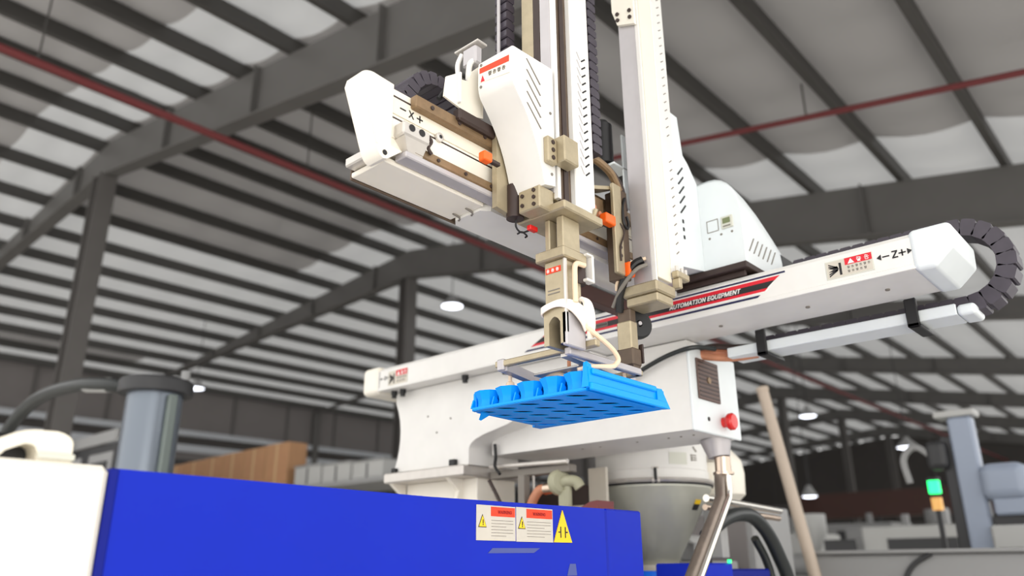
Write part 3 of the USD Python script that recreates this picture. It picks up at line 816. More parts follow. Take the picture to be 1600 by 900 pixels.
# ------------------------------------------------------------------ main arm
ma = thing('main_arm', 'left vertical robot arm with white housing, warning label and slotted white strip', 'robot arm', (1.68, 1.32, 2.555))
TOP = 4.1
part(ma, 'column', box(1.601, 1.77, 1.262, 1.382, 2.60, TOP, 0.003), 'tan_plate')
part(ma, 'column_groove', box(1.5995, 1.6015, 1.303, 1.330, 2.62, TOP, 0), 'dark_brown', False)
part(ma, 'column_face', box(1.5985, 1.6015, 1.262, 1.301, 2.62, TOP, 0.0005), 'grey_steel')
part(ma, 'white_edge', box(1.601, 1.616, 1.248, 1.263, 2.60, TOP, 0.001), 'white_paint')
part(ma, 'guide_channel', box(1.616, 1.671, 1.254, 1.263, 2.60, TOP, 0.001), 'brown_channel', label='brown greasy guide channel')
part(ma, 'rack', box(1.634, 1.655, 1.250, 1.2545, 2.60, TOP, 0.0005), 'dark_brown')
sp = part(ma, 'cover_strip', box(1.671, 1.768, 1.236, 1.262, 2.592, TOP, 0.003), 'white_paint', label='white cover strip with a column of slots')
for k in range(15):
    z0 = 2.715 + k * 0.0293
    part(sp, 'slot', prism([(1.722, z0), (1.7255, z0 - 0.003), (1.745, z0 + 0.014), (1.7415, z0 + 0.017)], 'y', 1.2345, 1.2362), 'ink', False)
    part(sp, 'slot_reflection', prism([(1.718, z0 + 0.001), (1.715, z0 - 0.001), (1.699, z0 + 0.022), (1.702, z0 + 0.024)], 'y', 1.2352, 1.2362), 'grey_steel', False)  # pale mirrored marks paint the slots' reflection on the strip
for k in range(2):
    z0 = 3.50 + k * 0.0293
    part(sp, 'slot', prism([(1.700, z0), (1.7035, z0 - 0.003), (1.720, z0 + 0.014), (1.7165, z0 + 0.017)], 'y', 1.2345, 1.2362), 'ink', False)
# curved white housing
hp_ = [(1.399, 2.995)] + bezier((1.400, 3.008), (1.404, 3.018), (1.416, 3.020), 4) + [(1.592, 3.031), (1.592, 2.632), (1.543, 2.621)] + bezier((1.535, 2.650), (1.510, 2.760), (1.455, 2.835), 8) + bezier((1.415, 2.885), (1.400, 2.900), (1.399, 2.932), 6)
hs = part(ma, 'housing', prism(hp_, 'y', 1.250, 1.378), 'white_paint', 30, label='white curved plastic housing')
for k in range(5):
    z0 = 3.006 - k * 0.0375
    part(hs, 'louver', prism([(1.468, z0), (1.472, z0), (1.532, z0 - 0.060), (1.528, z0 - 0.062)], 'y', 1.2482, 1.2502), 'ink_grey', False)
lx = 1.399
lb = part(hs, 'warning_label', prism([(1.252, 2.923), (1.372, 2.940), (1.372, 2.992), (1.252, 2.984)], 'x', lx - 0.0012, lx + 0.001), 'cream', False, label='cream warning label with orange banner')
part(lb, 'banner', prism([(1.254, 2.961), (1.371, 2.972), (1.371, 2.990), (1.254, 2.982)], 'x', lx - 0.002, lx - 0.0012), 'orange_ink', False)
part(lb, 'triangle', prism([(1.366, 2.941), (1.350, 2.939), (1.359, 2.962)], 'x', lx - 0.002, lx - 0.0012), 'red_ink', False)
for k in range(4):
    part(lb, 'small_print', strokes(GLYPH_TELL if k % 2 else GLYPH_WARN, (lx - 0.0012, 1.335 - 0.018 * k, 2.9495 - 0.0022 * k), 0.013, '-x', w=0.13), 'ink_grey', False)
for (y, z) in ((1.366, 3.0), (1.366, 2.925)):
    part(hs, 'screw', cyl((lx, y, z), (lx - 0.002, y, z), 0.0045, n=10), 'ink_grey')
part(hs, 'screw', cyl((1.575, 1.250, 2.868), (1.575, 1.2475, 2.868), 0.0045, n=10), 'ink_grey')
part(hs, 'screw', cyl((1.575, 1.250, 2.665), (1.575, 1.2475, 2.665), 0.0045, n=10), 'ink_grey')
cb = part(ma, 'clamp_block', cat(box(1.540, 1.582, 1.232, 1.252, 2.690, 2.775, 0.004), box(1.582, 1.650, 1.205, 1.250, 2.700, 2.785, 0.004)), 'tan_plate', label='tan clamp block with three screws')
for z in (2.708, 2.733, 2.758):
    part(cb, 'clamp_screw', cyl((1.562, 1.2325, z), (1.562, 1.2295, z), 0.007, n=12), 'dark_brown')
# brackets under and behind the housing
part(ma, 'carriage_plate', prism([(1.484, 2.92), (1.514, 2.92), (1.530, 2.72), (1.56, 2.64), (1.60, 2.60), (1.60, 2.562), (1.486, 2.575)], 'y', 1.384, 1.402), 'tan_plate', 20)
part(ma, 'motor_block', box(1.535, 1.60, 1.264, 1.345, 2.555, 2.625, 0.004), 'tan_plate')
for (y, z) in ((1.285, 2.612), (1.285, 2.59), (1.285, 2.568), (1.328, 2.605), (1.328, 2.575)):
    part(ma, 'bolt', cyl((1.5355, y, z), (1.531, y, z), 0.006, n=10), 'dark_brown')
part(ma, 'motor_can', cyl((1.555, 1.375, 2.555), (1.555, 1.375, 2.66), 0.026, n=18), 'dark_brown')
part(ma, 'white_bracket', prism([(1.292, 2.862), (1.30, 2.932), (1.345, 2.966), (1.362, 2.952), (1.385, 2.958), (1.402, 3.0), (1.437, 3.040), (1.452, 3.040), (1.452, 2.86), (1.40, 2.845)], 'y', 1.408, 1.414), 'warm_white', 15, label='bent white sheet bracket')
part(ma, 'bracket_flange', box(1.342, 1.35, 1.395, 1.412, 2.862, 2.965, 0.002), 'white_paint')
part(ma, 'top_plate', box(1.395, 1.438, 1.378, 1.480, 3.095, 3.103, 0.002), 'aluminium')
part(ma, 'valve_body', box(1.40, 1.432, 1.392, 1.45, 3.03, 3.095, 0.006), 'grey_steel')
part(ma, 'air_tube', tube([(1.405, 1.455, 3.085), (1.40, 1.468, 3.05), (1.40, 1.462, 3.0), (1.405, 1.45, 2.95)], 0.008, 10), 'white_paint')
part(ma, 'air_tube', tube([(1.42, 1.405, 3.05), (1.398, 1.41, 3.03), (1.40, 1.42, 3.0), (1.41, 1.43, 2.96)], 0.009, 10), 'white_paint')
part(ma, 'cable', tube([(1.30, 1.44, 2.87), (1.325, 1.42, 2.925), (1.36, 1.42, 2.955), (1.39, 1.43, 2.97)], 0.008, 10), 'black')
part(ma, 'end_plate', box(1.585, 1.772, 1.214, 1.395, 2.553, 2.580, 0.004), 'tan_plate', label='tan end plate of the arm')
part(ma, 'plate_bolt', cyl((1.755, 1.236, 2.59), (1.755, 1.226, 2.61), 0.007, n=10), 'tan_plate')
part(ma, 'sensor', rbox(1.578, 1.612, 1.335, 1.352, 2.520, 2.536, 0.004), 'red_plastic', label='small red sensor')
part(ma, 'sensor_cable', tube([(1.56, 1.375, 2.56), (1.565, 1.38, 2.535), (1.58, 1.372, 2.52), (1.598, 1.35, 2.528)], 0.0028, 8), 'black')
part(ma, 'sensor_cable', tube([(1.575, 1.385, 2.517), (1.585, 1.375, 2.524), (1.595, 1.365, 2.512), (1.585, 1.362, 2.503)], 0.0028, 8), 'black')
part(ma, 'stop_pin', rbox(1.374, 1.408, 1.325, 1.352, 2.663, 2.693, 0.006), 'orange_plastic', label='orange rubber stop')
part(ma, 'stop_pin_holder', box(1.407, 1.45, 1.335, 1.35, 2.672, 2.684, 0.002), 'dark_brown')

vc = thing('drag_chain', 'dark vertical drag chain right beside the slotted white strip', 'cable chain', (1.9, 1.32, 2.88), 'drag chains of the picker')
chain_links(vc, [(1.895, 1.33, 2.885), (1.895, 1.33, 4.1)], 0.036, 0.05, 0.05, (0, 1, 0), gap=0.8)
vc2 = thing('drag_chain', 'dark vertical drag chain rising behind the top of the white housing', 'cable chain', (1.58, 1.43, 2.9), 'drag chains of the picker')
chain_links(vc2, [(1.585, 1.44, 2.90), (1.585, 1.44, 4.1)], 0.036, 0.04, 0.05, (0, 1, 0), gap=0.8)
part(vc2, 'side_rod', cyl((1.555, 1.44, 2.9), (1.555, 1.44, 4.1), 0.006, n=8), 'grey_steel')

# ------------------------------------------------------------------ wrist and gripper
wr_ = thing('wrist_tool', 'tan wrist tool hanging below the main arm with red label and taped clevis', 'robot wrist', (1.67, 1.29, 2.18))
part(wr_, 'upper_post', box(1.620, 1.70, 1.300, 1.318, 2.45, 2.553, 0.003), 'tan_plate')
part(wr_, 'upper_post', box(1.620, 1.70, 1.250, 1.275, 2.45, 2.553, 0.003), 'tan_plate')
part(wr_, 'upper_cylinder', cyl((1.66, 1.288, 2.45), (1.66, 1.288, 2.553), 0.014, n=16), 'grey_steel')
part(wr_, 'mid_plate', box(1.605, 1.715, 1.238, 1.345, 2.420, 2.452, 0.004), 'tan_plate')
bd = part(wr_, 'body', box(1.620, 1.70, 1.252, 1.322, 2.285, 2.420, 0.003), 'tan_plate')
rl = part(bd, 'red_label', box(1.6185, 1.6205, 1.262, 1.316, 2.383, 2.400, 0), 'orange_ink', False)
for k in range(3):
    part(bd, 'label_character', strokes(GLYPH_TELL, (1.6185, 1.312 - 0.017 * k, 2.3865), 0.010, '-x', w=0.16), 'white_ink', False)
for z in (2.330, 2.320):
    part(bd, 'print_line', box(1.6185, 1.6202, 1.268, 1.31, z, z + 0.003, 0), 'ink_grey', False)
part(wr_, 'body_edge', box(1.618, 1.630, 1.246, 1.254, 2.20, 2.42, 0.002), 'aluminium')
part(wr_, 'cable', tube([(1.69, 1.23, 2.41), (1.655, 1.235, 2.405), (1.648, 1.235, 2.36), (1.648, 1.235, 2.29)], 0.008, 10), 'hose_cream')
part(wr_, 'air_cylinder', cyl((1.70, 1.262, 2.36), (1.70, 1.262, 2.415), 0.022, n=18), 'dark_brown')
part(wr_, 'air_fitting', cyl((1.70, 1.262, 2.415), (1.70, 1.262, 2.435), 0.012, n=12), 'rust_pipe')
part(wr_, 'side_bracket', cat(box(1.722, 1.732, 1.225, 1.25, 2.37, 2.45, 0.002), box(1.695, 1.732, 1.225, 1.25, 2.365, 2.374, 0.002), box(1.70, 1.732, 1.225, 1.25, 2.445, 2.452, 0.002)), 'white_paint', label='white U bracket')
clev = prism([(1.326, 2.172), (1.326, 2.285), (1.252, 2.285), (1.252, 2.172), (1.268, 2.172)] + bezier((1.268, 2.235), (1.288, 2.268), (1.308, 2.235), 7) + [(1.308, 2.172)], 'x', 1.618, 1.700)
part(wr_, 'clevis', clev, 'tan_plate', 25)
part(wr_, 'clevis_rod', cyl((1.66, 1.285, 2.18), (1.66, 1.285, 2.262), 0.013, n=14), 'dark_brown')
part(wr_, 'clevis_leg', box(1.618, 1.705, 1.246, 1.262, 2.165, 2.262, 0.003), 'grey_steel')
part(wr_, 'side_plate', box(1.700, 1.712, 1.25, 1.32, 2.19, 2.26, 0.003), 'dark_brown')


def ribbon(pts, half, th=0.004):
    """flat strap through pts; half: the half-width vectors along it."""
    p, h = smooth_path(pts, 5), smooth_path(half, 5)
    t = np.gradient(p, axis=0)
    n = np.cross(t, h)
    n /= np.linalg.norm(n, axis=1)[:, None]
    segs = []
    for i in range(len(p) - 1):
        segs.append(hull([p[j] + a_ * h[j] + b_ * n[j] * th / 2 for j in (i, i + 1) for a_ in (-1, 1) for b_ in (-1, 1)]))
    return cat(*segs)


part(wr_, 'tape_wrap', ribbon([(1.640, 1.338, 2.270), (1.611, 1.328, 2.274), (1.610, 1.29, 2.284), (1.614, 1.256, 2.284), (1.640, 1.240, 2.278), (1.675, 1.232, 2.258), (1.705, 1.238, 2.232)],
     [(0, 0, 0.010), (0, 0, 0.010), (0, 0, 0.009), (0.002, 0, 0.012), (0.006, 0, 0.017), (0.012, 0, 0.022), (0.014, 0, 0.018)]), 'tape_white', 40, label='white adhesive tape wrapped round the tool')
part(wr_, 'tape_wrap', ribbon([(1.672, 1.238, 2.308), (1.690, 1.228, 2.300), (1.700, 1.226, 2.268), (1.712, 1.232, 2.232), (1.716, 1.238, 2.200)],
     [(0.006, 0, 0.004), (0.015, 0, 0.004), (0.019, 0, 0.006), (0.016, 0, 0.006), (0.010, 0, 0.003)], 0.008), 'tape_white', 40)

gr = thing('gripper_frame', 'grey and tan gripper frame of flat bars holding the blue tray', 'gripper', (1.9, 1.48, 2.15))
part(gr, 'cross_bar', box(1.708, 1.730, 1.215, 1.60, 2.174, 2.194, 0.003), 'tan_plate')
part(gr, 'long_bar', hull([(x, y + dy, z) for (x, y) in ((1.716, 1.567), (2.02, 1.640)) for dy in (-0.012, 0.016) for z in (2.160, 2.190)]), 'grey_steel')
part(gr, 'long_bar', hull([(x, y + dy, z) for (x, y) in ((1.715, 1.33), (2.02, 1.372)) for dy in (-0.012, 0.016) for z in (2.164, 2.192)]), 'aluminium')
part(gr, 'short_bar', box(1.66, 2.02, 1.268, 1.29, 2.150, 2.172, 0.003), 'grey_steel')
part(gr, 'cross_bar', box(2.0, 2.03, 1.27, 1.66, 2.150, 2.168, 0.003), 'tan_plate')
part(gr, 'end_block', box(1.706, 1.726, 1.562, 1.590, 2.162, 2.198, 0.003), 'grey_steel')
part(gr, 'end_block', box(1.99, 2.04, 1.625, 1.675, 2.145, 2.195, 0.004), 'tan_plate')
part(gr, 'joint_cylinder', cyl((1.985, 1.60, 2.165), (2.03, 1.57, 2.158), 0.020, n=16), 'valve_green')
part(gr, 'middle_plate', box(1.82, 1.95, 1.36, 1.54, 2.158, 2.166, 0.002), 'aluminium')
for (xx, y) in ((1.78, 1.60), (1.85, 1.42), (2.0, 1.32), (2.02, 1.52)):
    s_ = part(gr, 'suction_cup', lathe([(0.0, 0.038), (0.006, 0.038), (0.006, 0.02), (0.012, 0.016), (0.016, 0.0), (0.0, 0.0)], (xx, y, 2.124), 16), 'hose_cream')
    part(s_, 'stem', cyl((xx, y, 2.160), (xx, y, 2.192), 0.006, n=10), 'rust_pipe')
part(gr, 'air_hose', tube([(1.69, 1.238, 2.232), (1.728, 1.222, 2.206), (1.788, 1.218, 2.181), (1.818, 1.218, 2.156), (1.808, 1.222, 2.138), (1.79, 1.225, 2.130), (1.75, 1.262, 2.128), (1.72, 1.29, 2.118)], 0.0075, 10), 'hose_cream', label='cream air hose looping down')
part(gr, 'air_hose', tube([(1.86, 1.42, 2.135), (1.84, 1.45, 2.152), (1.85, 1.50, 2.155), (1.90, 1.55, 2.145)], 0.008, 10), 'hose_cream')

# ------------------------------------------------------------------ blue tray
tr = thing('blue_tray', 'bright blue plastic tray with lens shaped holes held under the gripper', 'tray', (1.9, 1.5, 2.05))
TX0, TX1, TY0, TY1 = 1.698, 2.085, 1.248, 1.745
holes = []
for i in range(5):
    for j in range(5):
        cx, cy_ = TX0 + 0.042 + i * 0.076, TY0 + 0.062 + j * 0.090
        a = np.linspace(0, 2 * np.pi, 15)[:-1]
        e = np.stack([0.034 * np.cos(a), 0.0155 * np.sin(a)], 1)
        c, s = math.cos(-0.82), math.sin(-0.82)
        holes.append([(cx + c * p - s * q, cy_ + s * p + c * q) for p, q in e])
part(tr, 'bottom_plate', prism([(TX0, TY0), (TX1, TY0), (TX1 + 0.01, TY1 - 0.03), (TX1 + 0.012, TY1), (TX1 - 0.03, TY1), (TX1 - 0.05, TY1 - 0.03), (TX0 + 0.03, TY1 - 0.05), (TX0, TY1 - 0.06)], 'z', 2.050, 2.0525, holes), 'blue_plastic', False)
ring_o = [(TX0, TY0), (TX1, TY0), (TX1 + 0.01, TY1 - 0.03), (TX1 + 0.012, TY1), (TX1 - 0.03, TY1), (TX1 - 0.05, TY1 - 0.03), (TX0 + 0.03, TY1 - 0.05), (TX0, TY1 - 0.06)]
ring_i = [(TX0 + 0.010, TY0 + 0.012), (TX1 - 0.008, TY0 + 0.012), (TX1 - 0.006, TY1 - 0.045), (TX1 - 0.045, TY1 - 0.045), (TX0 + 0.034, TY1 - 0.064), (TX0 + 0.010, TY1 - 0.072)]
part(tr, 'bottom_rim', prism(ring_o, 'z', 2.0515, 2.0605, [ring_i]), 'blue_plastic', False)
for j in range(5):
    yc = TY0 + 0.052 + j * 0.088
    prof_ = [(0.036, 0.0), (0.034, 0.014), (0.036, 0.026), (0.047, 0.050), (0.043, 0.050), (0.033, 0.026), (0.031, 0.014), (0.033, 0.0), (0.036, 0.0)]
    m_ = trimesh.creation.revolve(np.array(prof_), sections=8)
    if m_.volume < 0:
        m_.invert()
    for i in range(5):
        mm_ = m_.copy()
        mm_.apply_scale((0.92, 1.0, 1.0))
        mm_.apply_translation((TX0 + 0.040 + i * 0.076, yc, 2.0605))
        part(tr, 'cup', mm_, 'blue_plastic', 20)
part(tr, 'hole_shade', box(TX0 + 0.008, TX0 + 0.308, TY0 + 0.01, TY1 - 0.066, 2.0545, 2.057, 0), 'hole_shade_blue', False, label='dark sheet painted as the shade inside the holes')  # dark sheet gives the holes their shade by colour
for j in range(6):
    yc = TY0 + 0.006 + j * 0.088
    part(tr, 'rib', prism([(TX0 + 0.004, 2.06), (TX0 + 0.035, 2.06), (TX0 + 0.03, 2.080), (TX0 + 0.014, 2.088)], 'y', yc - 0.002, yc + 0.003), 'blue_plastic', 20)
w = part(tr, 'side_wall', prism([(TX0, 2.058), (TX1, 2.058), (TX1, 2.106), (TX0, 2.116)], 'y', TY0 - 0.012, TY0 + 0.004), 'blue_plastic')
part(w, 'wall_rail', box(TX0 + 0.01, TX1 - 0.05, TY0 - 0.020, TY0 - 0.010, 2.096, 2.113, 0.003), 'blue_plastic')
part(w, 'wall_rail', box(TX0, TX1, TY0 - 0.022, TY0 - 0.010, 2.050, 2.072, 0.003), 'blue_plastic')
part(tr, 'corner_lug', hull([(TX1 - 0.05, TY0 - 0.02, 2.05), (TX1 + 0.02, TY0 - 0.02, 2.052), (TX1 + 0.035, TY0 + 0.03, 2.06), (TX1 - 0.03, TY0 + 0.05, 2.05), (TX1 - 0.045, TY0 - 0.016, 2.108), (TX1 - 0.01, TY0 - 0.012, 2.112), (TX1 + 0.030, TY0 + 0.03, 2.086), (TX1 - 0.03, TY0 + 0.05, 2.108)]), 'blue_plastic')
part(tr, 'corner_lug', hull([(TX0 - 0.004, TY0 - 0.012, 2.06), (TX0 + 0.03, TY0 - 0.012, 2.06), (TX0 - 0.004, TY0 + 0.012, 2.06), (TX0 + 0.03, TY0 + 0.012, 2.06), (TX0, TY0 - 0.006, 2.132), (TX0 + 0.02, TY0 - 0.006, 2.126), (TX0, TY0 + 0.006, 2.130), (TX0 + 0.02, TY0 + 0.006, 2.126)]), 'blue_plastic')
part(tr, 'side_wall', box(TX1 - 0.004, TX1 + 0.012, TY0 + 0.03, TY1 - 0.02, 2.058, 2.112, 0.004), 'blue_plastic')
part(tr, 'side_wall', box(TX0 + 0.02, TX1 - 0.03, TY1 - 0.055, TY1 - 0.042, 2.058, 2.112, 0.004), 'blue_plastic')
part(tr, 'tab', hull([(TX0 + 0.03, TY1 - 0.07, 2.05), (TX0 + 0.085, TY1 - 0.055, 2.05), (TX0 + 0.055, TY1 - 0.045, 2.03), (TX0 + 0.04, TY1 - 0.05, 2.03), (TX0 + 0.05, TY1 - 0.05, 2.055)]), 'blue_plastic')

# ------------------------------------------------------------------ secondary arm (right column)
sa = thing('sub_arm', 'right tall grey and cream vertical robot arm with perforated white edge', 'robot arm', (2.16, 1.29, 2.48))
part(sa, 'column', box(2.110, 2.212, 1.260, 1.334, 2.478, TOP + 0.1, 0.003), 'grey_steel')
part(sa, 'white_edge', box(2.110, 2.120, 1.246, 1.261, 2.478, TOP + 0.1, 0.001), 'white_paint')
part(sa, 'groove', box(2.1205, 2.128, 1.255, 1.2605, 2.478, TOP + 0.1, 0), 'ink', False)
part(sa, 'cream_face', box(2.128, 2.214, 1.248, 1.262, 2.50, TOP + 0.1, 0.002), 'cream')
pf = part(sa, 'perforated_edge', box(2.216, 2.30, 1.246, 1.275, 2.535, TOP + 0.1, 0.003), 'white_paint', label='white perforated cover edge')
for k in range(34):
    z0 = 2.62 + k * 0.036
    if 2.98 < z0 < 3.08:
        continue
    part(pf, 'slot', prism([(2.256, z0), (2.259, z0 - 0.002), (2.276, z0 + 0.012), (2.273, z0 + 0.014)], 'y', 1.2445, 1.2462), 'ink_grey', False)
tbk = part(sa, 'top_bracket', prism([(1.252, 3.50), (1.326, 3.528), (1.347, 3.60), (1.347, 4.15), (1.252, 4.15)], 'x', 2.094, 2.108), 'warm_white', 15, label='cream top bracket with four bolts')
for (y, z) in ((1.268, 3.565), (1.268, 3.535), (1.322, 3.575), (1.322, 3.548)):
    part(tbk, 'bolt', cyl((2.0945, y, z), (2.088, y, z), 0.0075, n=12), 'dark_brown')
part(sa, 'end_plate', box(2.085, 2.205, 1.232, 1.368, 2.440, 2.478, 0.005), 'tan_plate', label='tan end plate')
part(sa, 'lower_plate', box(2.095, 2.195, 1.238, 1.360, 2.408, 2.439, 0.004), 'tan_plate')
part(sa, 'clamp_bar', box(2.206, 2.285, 1.218, 1.245, 2.515, 2.540, 0.004), 'tan_plate')
part(sa, 'clamp_bar', box(2.215, 2.235, 1.220, 1.250, 2.478, 2.516, 0.003), 'tan_plate')
for xx in (2.215, 2.25, 2.275):
    part(sa, 'clamp_bolt', cyl((xx, 1.228, 2.540), (xx, 1.228, 2.558), 0.006, n=10), 'aluminium')
part(sa, 'cable_bundle', tube([(2.095, 1.285, 2.56), (2.08, 1.31, 2.545), (2.075, 1.345, 2.505), (2.085, 1.375, 2.45), (2.10, 1.39, 2.40)], 0.014, 10), 'black')
part(sa, 'cable', tube([(2.10, 1.275, 2.565), (2.075, 1.33, 2.55), (2.075, 1.375, 2.50), (2.08, 1.385, 2.47)], 0.006, 8), 'hose_cream')
part(sa, 'cable', tube([(2.095, 1.27, 2.54), (2.07, 1.30, 2.52), (2.07, 1.36, 2.47), (2.09, 1.41, 2.42)], 0.007, 8), 'ink_grey')
part(sa, 'tool_arm', box(2.10, 2.135, 1.350, 1.402, 2.275, 2.408, 0.004), 'brown_channel')
part(sa, 'tool_body', box(2.096, 2.138, 1.348, 1.404, 2.265, 2.365, 0.004), 'tan_plate')
part(sa, 'tool_head', cat(box(2.093, 2.145, 1.343, 1.410, 2.212, 2.272, 0.005), hull([(2.105, 1.35, 2.20), (2.135, 1.35, 2.20), (2.105, 1.40, 2.20), (2.135, 1.40, 2.20), (2.096, 1.347, 2.215), (2.142, 1.347, 2.215), (2.096, 1.406, 2.215), (2.142, 1.406, 2.215)])), 'brown_channel')
part(sa, 'tool_side', box(2.145, 2.153, 1.338, 1.355, 2.225, 2.29, 0.002), 'dark_brown')
part(sa, 'tool_pin', box(2.105, 2.135, 1.364, 1.392, 2.148, 2.201, 0.003), 'grey_steel')
part(sa, 'wheel', lathe_axis([(0.012, 0.0), (0.045, 0.0), (0.052, 0.006), (0.052, 0.020), (0.045, 0.026), (0.012, 0.026), (0.012, 0.0)], (2.185, 1.385, 2.372), (-0.45, -0.89, 0)), 'black_rubber', label='black round wheel beside the tool')
part(sa, 'wheel_hub', cyl((2.190, 1.395, 2.372), (2.171, 1.357, 2.372), 0.007, n=12), 'grey_steel')

# carriage of the secondary arm, between the two columns
sc_ = thing('arm_carriage', 'tan carriage with black motor and orange stops between the two columns', 'robot carriage', (2.03, 1.38, 2.49))
mt = part(sc_, 'motor', cyl((2.10, 1.425, 2.97), (2.10, 1.425, 3.13), 0.038, n=24), 'black')
part(mt, 'motor_cap', cyl((2.10, 1.425, 3.13), (2.10, 1.425, 3.15), 0.034, 0.022, 24), 'black_rubber')
part(sc_, 'white_bracket', cat(box(2.150, 2.19, 1.372, 1.38, 2.80, 3.10, 0.002), box(2.09, 2.19, 1.372, 1.43, 2.955, 2.964, 0.002)), 'cool_white')
part(sc_, 'top_plate', hull([(1.865, 1.345, 2.775), (2.05, 1.345, 2.838), (1.865, 1.355, 2.775), (2.05, 1.355, 2.838), (1.865, 1.345, 2.762), (2.05, 1.345, 2.825), (2.05, 1.425, 2.838), (1.865, 1.425, 2.775)]), 'tan_plate')
part(sc_, 'slide_plate', box(2.010, 2.058, 1.330, 1.345, 2.505, 2.835, 0.003), 'tan_plate')
part(sc_, 'slide_plate', box(2.058, 2.105, 1.338, 1.40, 2.50, 2.83, 0.003), 'brown_channel')
part(sc_, 'carriage_block', box(1.86, 2.01, 1.372, 1.405, 2.68, 2.78, 0.004), 'stained_rail')
for (xx, z) in ((1.93, 2.72), (1.96, 2.705), (1.99, 2.70)):
    part(sc_, 'fitting', cyl((xx, 1.372, z), (xx, 1.352, z), 0.009, n=12), 'rust_pipe')
for z in (2.60, 2.57):
    part(sc_, 'bolt', cyl((2.035, 1.3305, z), (2.035, 1.326, z), 0.006, n=10), 'dark_brown')
part(sc_, 'rubber_stop', rbox(1.955, 2.012, 1.325, 1.356, 2.668, 2.705, 0.007), 'orange_plastic', label='orange rubber stop between the columns')
part(sc_, 'rubber_stop', rbox(2.060, 2.096, 1.315, 1.345, 2.505, 2.556, 0.007), 'orange_plastic', label='orange red rubber stop at the foot of the grey column')
part(sc_, 'cable', tube([(1.90, 1.36, 2.885), (1.93, 1.35, 2.90), (1.985, 1.345, 2.89), (2.03, 1.345, 2.872), (2.075, 1.35, 2.83)], 0.014, 10), 'stained_rail')
part(sc_, 'cable', tube([(1.90, 1.37, 2.90), (1.96, 1.36, 2.912), (2.03, 1.355, 2.90), (2.09, 1.35, 2.85), (2.10, 1.345, 2.76)], 0.010, 10), 'dark_brown')
part(sc_, 'cable', tube([(2.085, 1.335, 2.80), (2.06, 1.328, 2.76), (2.055, 1.325, 2.70), (2.075, 1.325, 2.68), (2.085, 1.325, 2.70), (2.075, 1.325, 2.725)], 0.005, 8), 'black')
part(sc_, 'cable', tube([(2.04, 1.33, 2.69), (2.055, 1.325, 2.66), (2.03, 1.326, 2.60), (2.03, 1.326, 2.55)], 0.003, 6), 'dark_brown')

# ------------------------------------------------------------------ hopper dryer
hx, hy = 3.62, 2.256
hd_ = thing('hopper_dryer', 'white and grey metal hopper dryer with clamp ring under the arm box', 'hopper', (hx, hy, 1.542))
part(hd_, 'drum', lathe([(0.0, 2.002), (0.296, 2.002), (0.296, 2.047), (0.291, 2.053), (0.291, 2.30), (0.0, 2.30)], (hx, hy, 0), 56), 'white_paint')
part(hd_, 'clamp_ring', lathe([(0.296, 1.983), (0.320, 1.983), (0.327, 1.992), (0.320, 2.004), (0.296, 2.004), (0.296, 1.983)], (hx, hy, 0), 56), 'aluminium')
part(hd_, 'ring_seal', lathe([(0.296, 1.974), (0.313, 1.974), (0.313, 1.983), (0.296, 1.983), (0.296, 1.974)], (hx, hy, 0), 56), 'ink')
part(hd_, 'cone', lathe([(0.0, 1.983), (0.304, 1.983), (0.304, 1.965), (0.105, 1.600), (0.0, 1.600)], (hx, hy, 0), 56), 'hopper_metal', 20)
part(hd_, 'flange', cyl((hx, hy, 1.572), (hx, hy, 1.60), 0.13, n=36), 'cream')
part(hd_, 'throat', cyl((hx, hy, 1.542), (hx, hy, 1.572), 0.115, n=36), 'blue_glow', label='blue throat piece brightened by emission')
a_ = math.atan2(-hy, -hx) + 0.06


def on_drum(r, ang, z):
    t = a_ + ang
    return (hx + r * math.cos(t), hy + r * math.sin(t), z)


def drum_patch(a0, a1, z0, z1, r, th=0.002, n=8):
    v = np.array([on_drum(rr, a, z) for a in np.linspace(a0, a1, n) for rr in (r, r + th) for z in (z0, z1)])
    f = []
    for i in range(n - 1):
        b, c = 4 * i, 4 * (i + 1)
        for p, q in ((0, 1), (1, 3), (3, 2), (2, 0)):
            f += [(b + p, c + p, c + q), (b + p, c + q, b + q)]
    f += [(0, 1, 3), (0, 3, 2), (4 * n - 4, 4 * n - 1, 4 * n - 3), (4 * n - 4, 4 * n - 2, 4 * n - 1)]
    m = trimesh.Trimesh(v, f, process=False)
    if m.volume < 0:
        m.invert()
    return m


la = part(hd_, 'latch', cyl(on_drum(0.331, 0, 1.990), on_drum(0.331, 0, 2.047), 0.008, n=10), 'black', label='black toggle latch on the clamp ring')
for s in (-0.04, 0.04):
    part(la, 'latch_ear', cyl(on_drum(0.325, s - 0.02, 1.990), on_drum(0.325, s + 0.02, 1.990), 0.014, n=10), 'aluminium')
part(la, 'latch_handle', cyl(on_drum(0.331, -0.05, 2.048), on_drum(0.331, 0.05, 2.048), 0.005, n=8), 'chrome')
part(hd_, 'rating_plate', drum_patch(0.26, 0.60, 2.070, 2.128, 0.291), 'label_grey')
for z in (2.092, 2.103, 2.115):
    part(hd_, 'print_mark', drum_patch(0.72, 0.84, z, z + 0.0055, 0.291, n=4), 'ink_grey', False)
part(hd_, 'print_mark', drum_patch(0.70, 0.725, 2.088, 2.122, 0.291, n=3), 'ink_grey', False)
for k in range(3):
    part(hd_, 'print_mark', drum_patch(0.76 + 0.03 * k, 0.80 + 0.03 * k, 2.152 - 0.008 * k, 2.161 - 0.008 * k, 0.291, n=3), 'ink_grey', False)


def cone_pt(ang, z, out=0.0):
    return on_drum(0.105 + (z - 1.60) / 0.365 * 0.199 + out, ang, z)


def cone_patch(a0, a1, z0, z1):
    return hull([cone_pt(a, z, o) for a in (a0, a1) for z in (z0, z1) for o in (0.001, 0.004)])


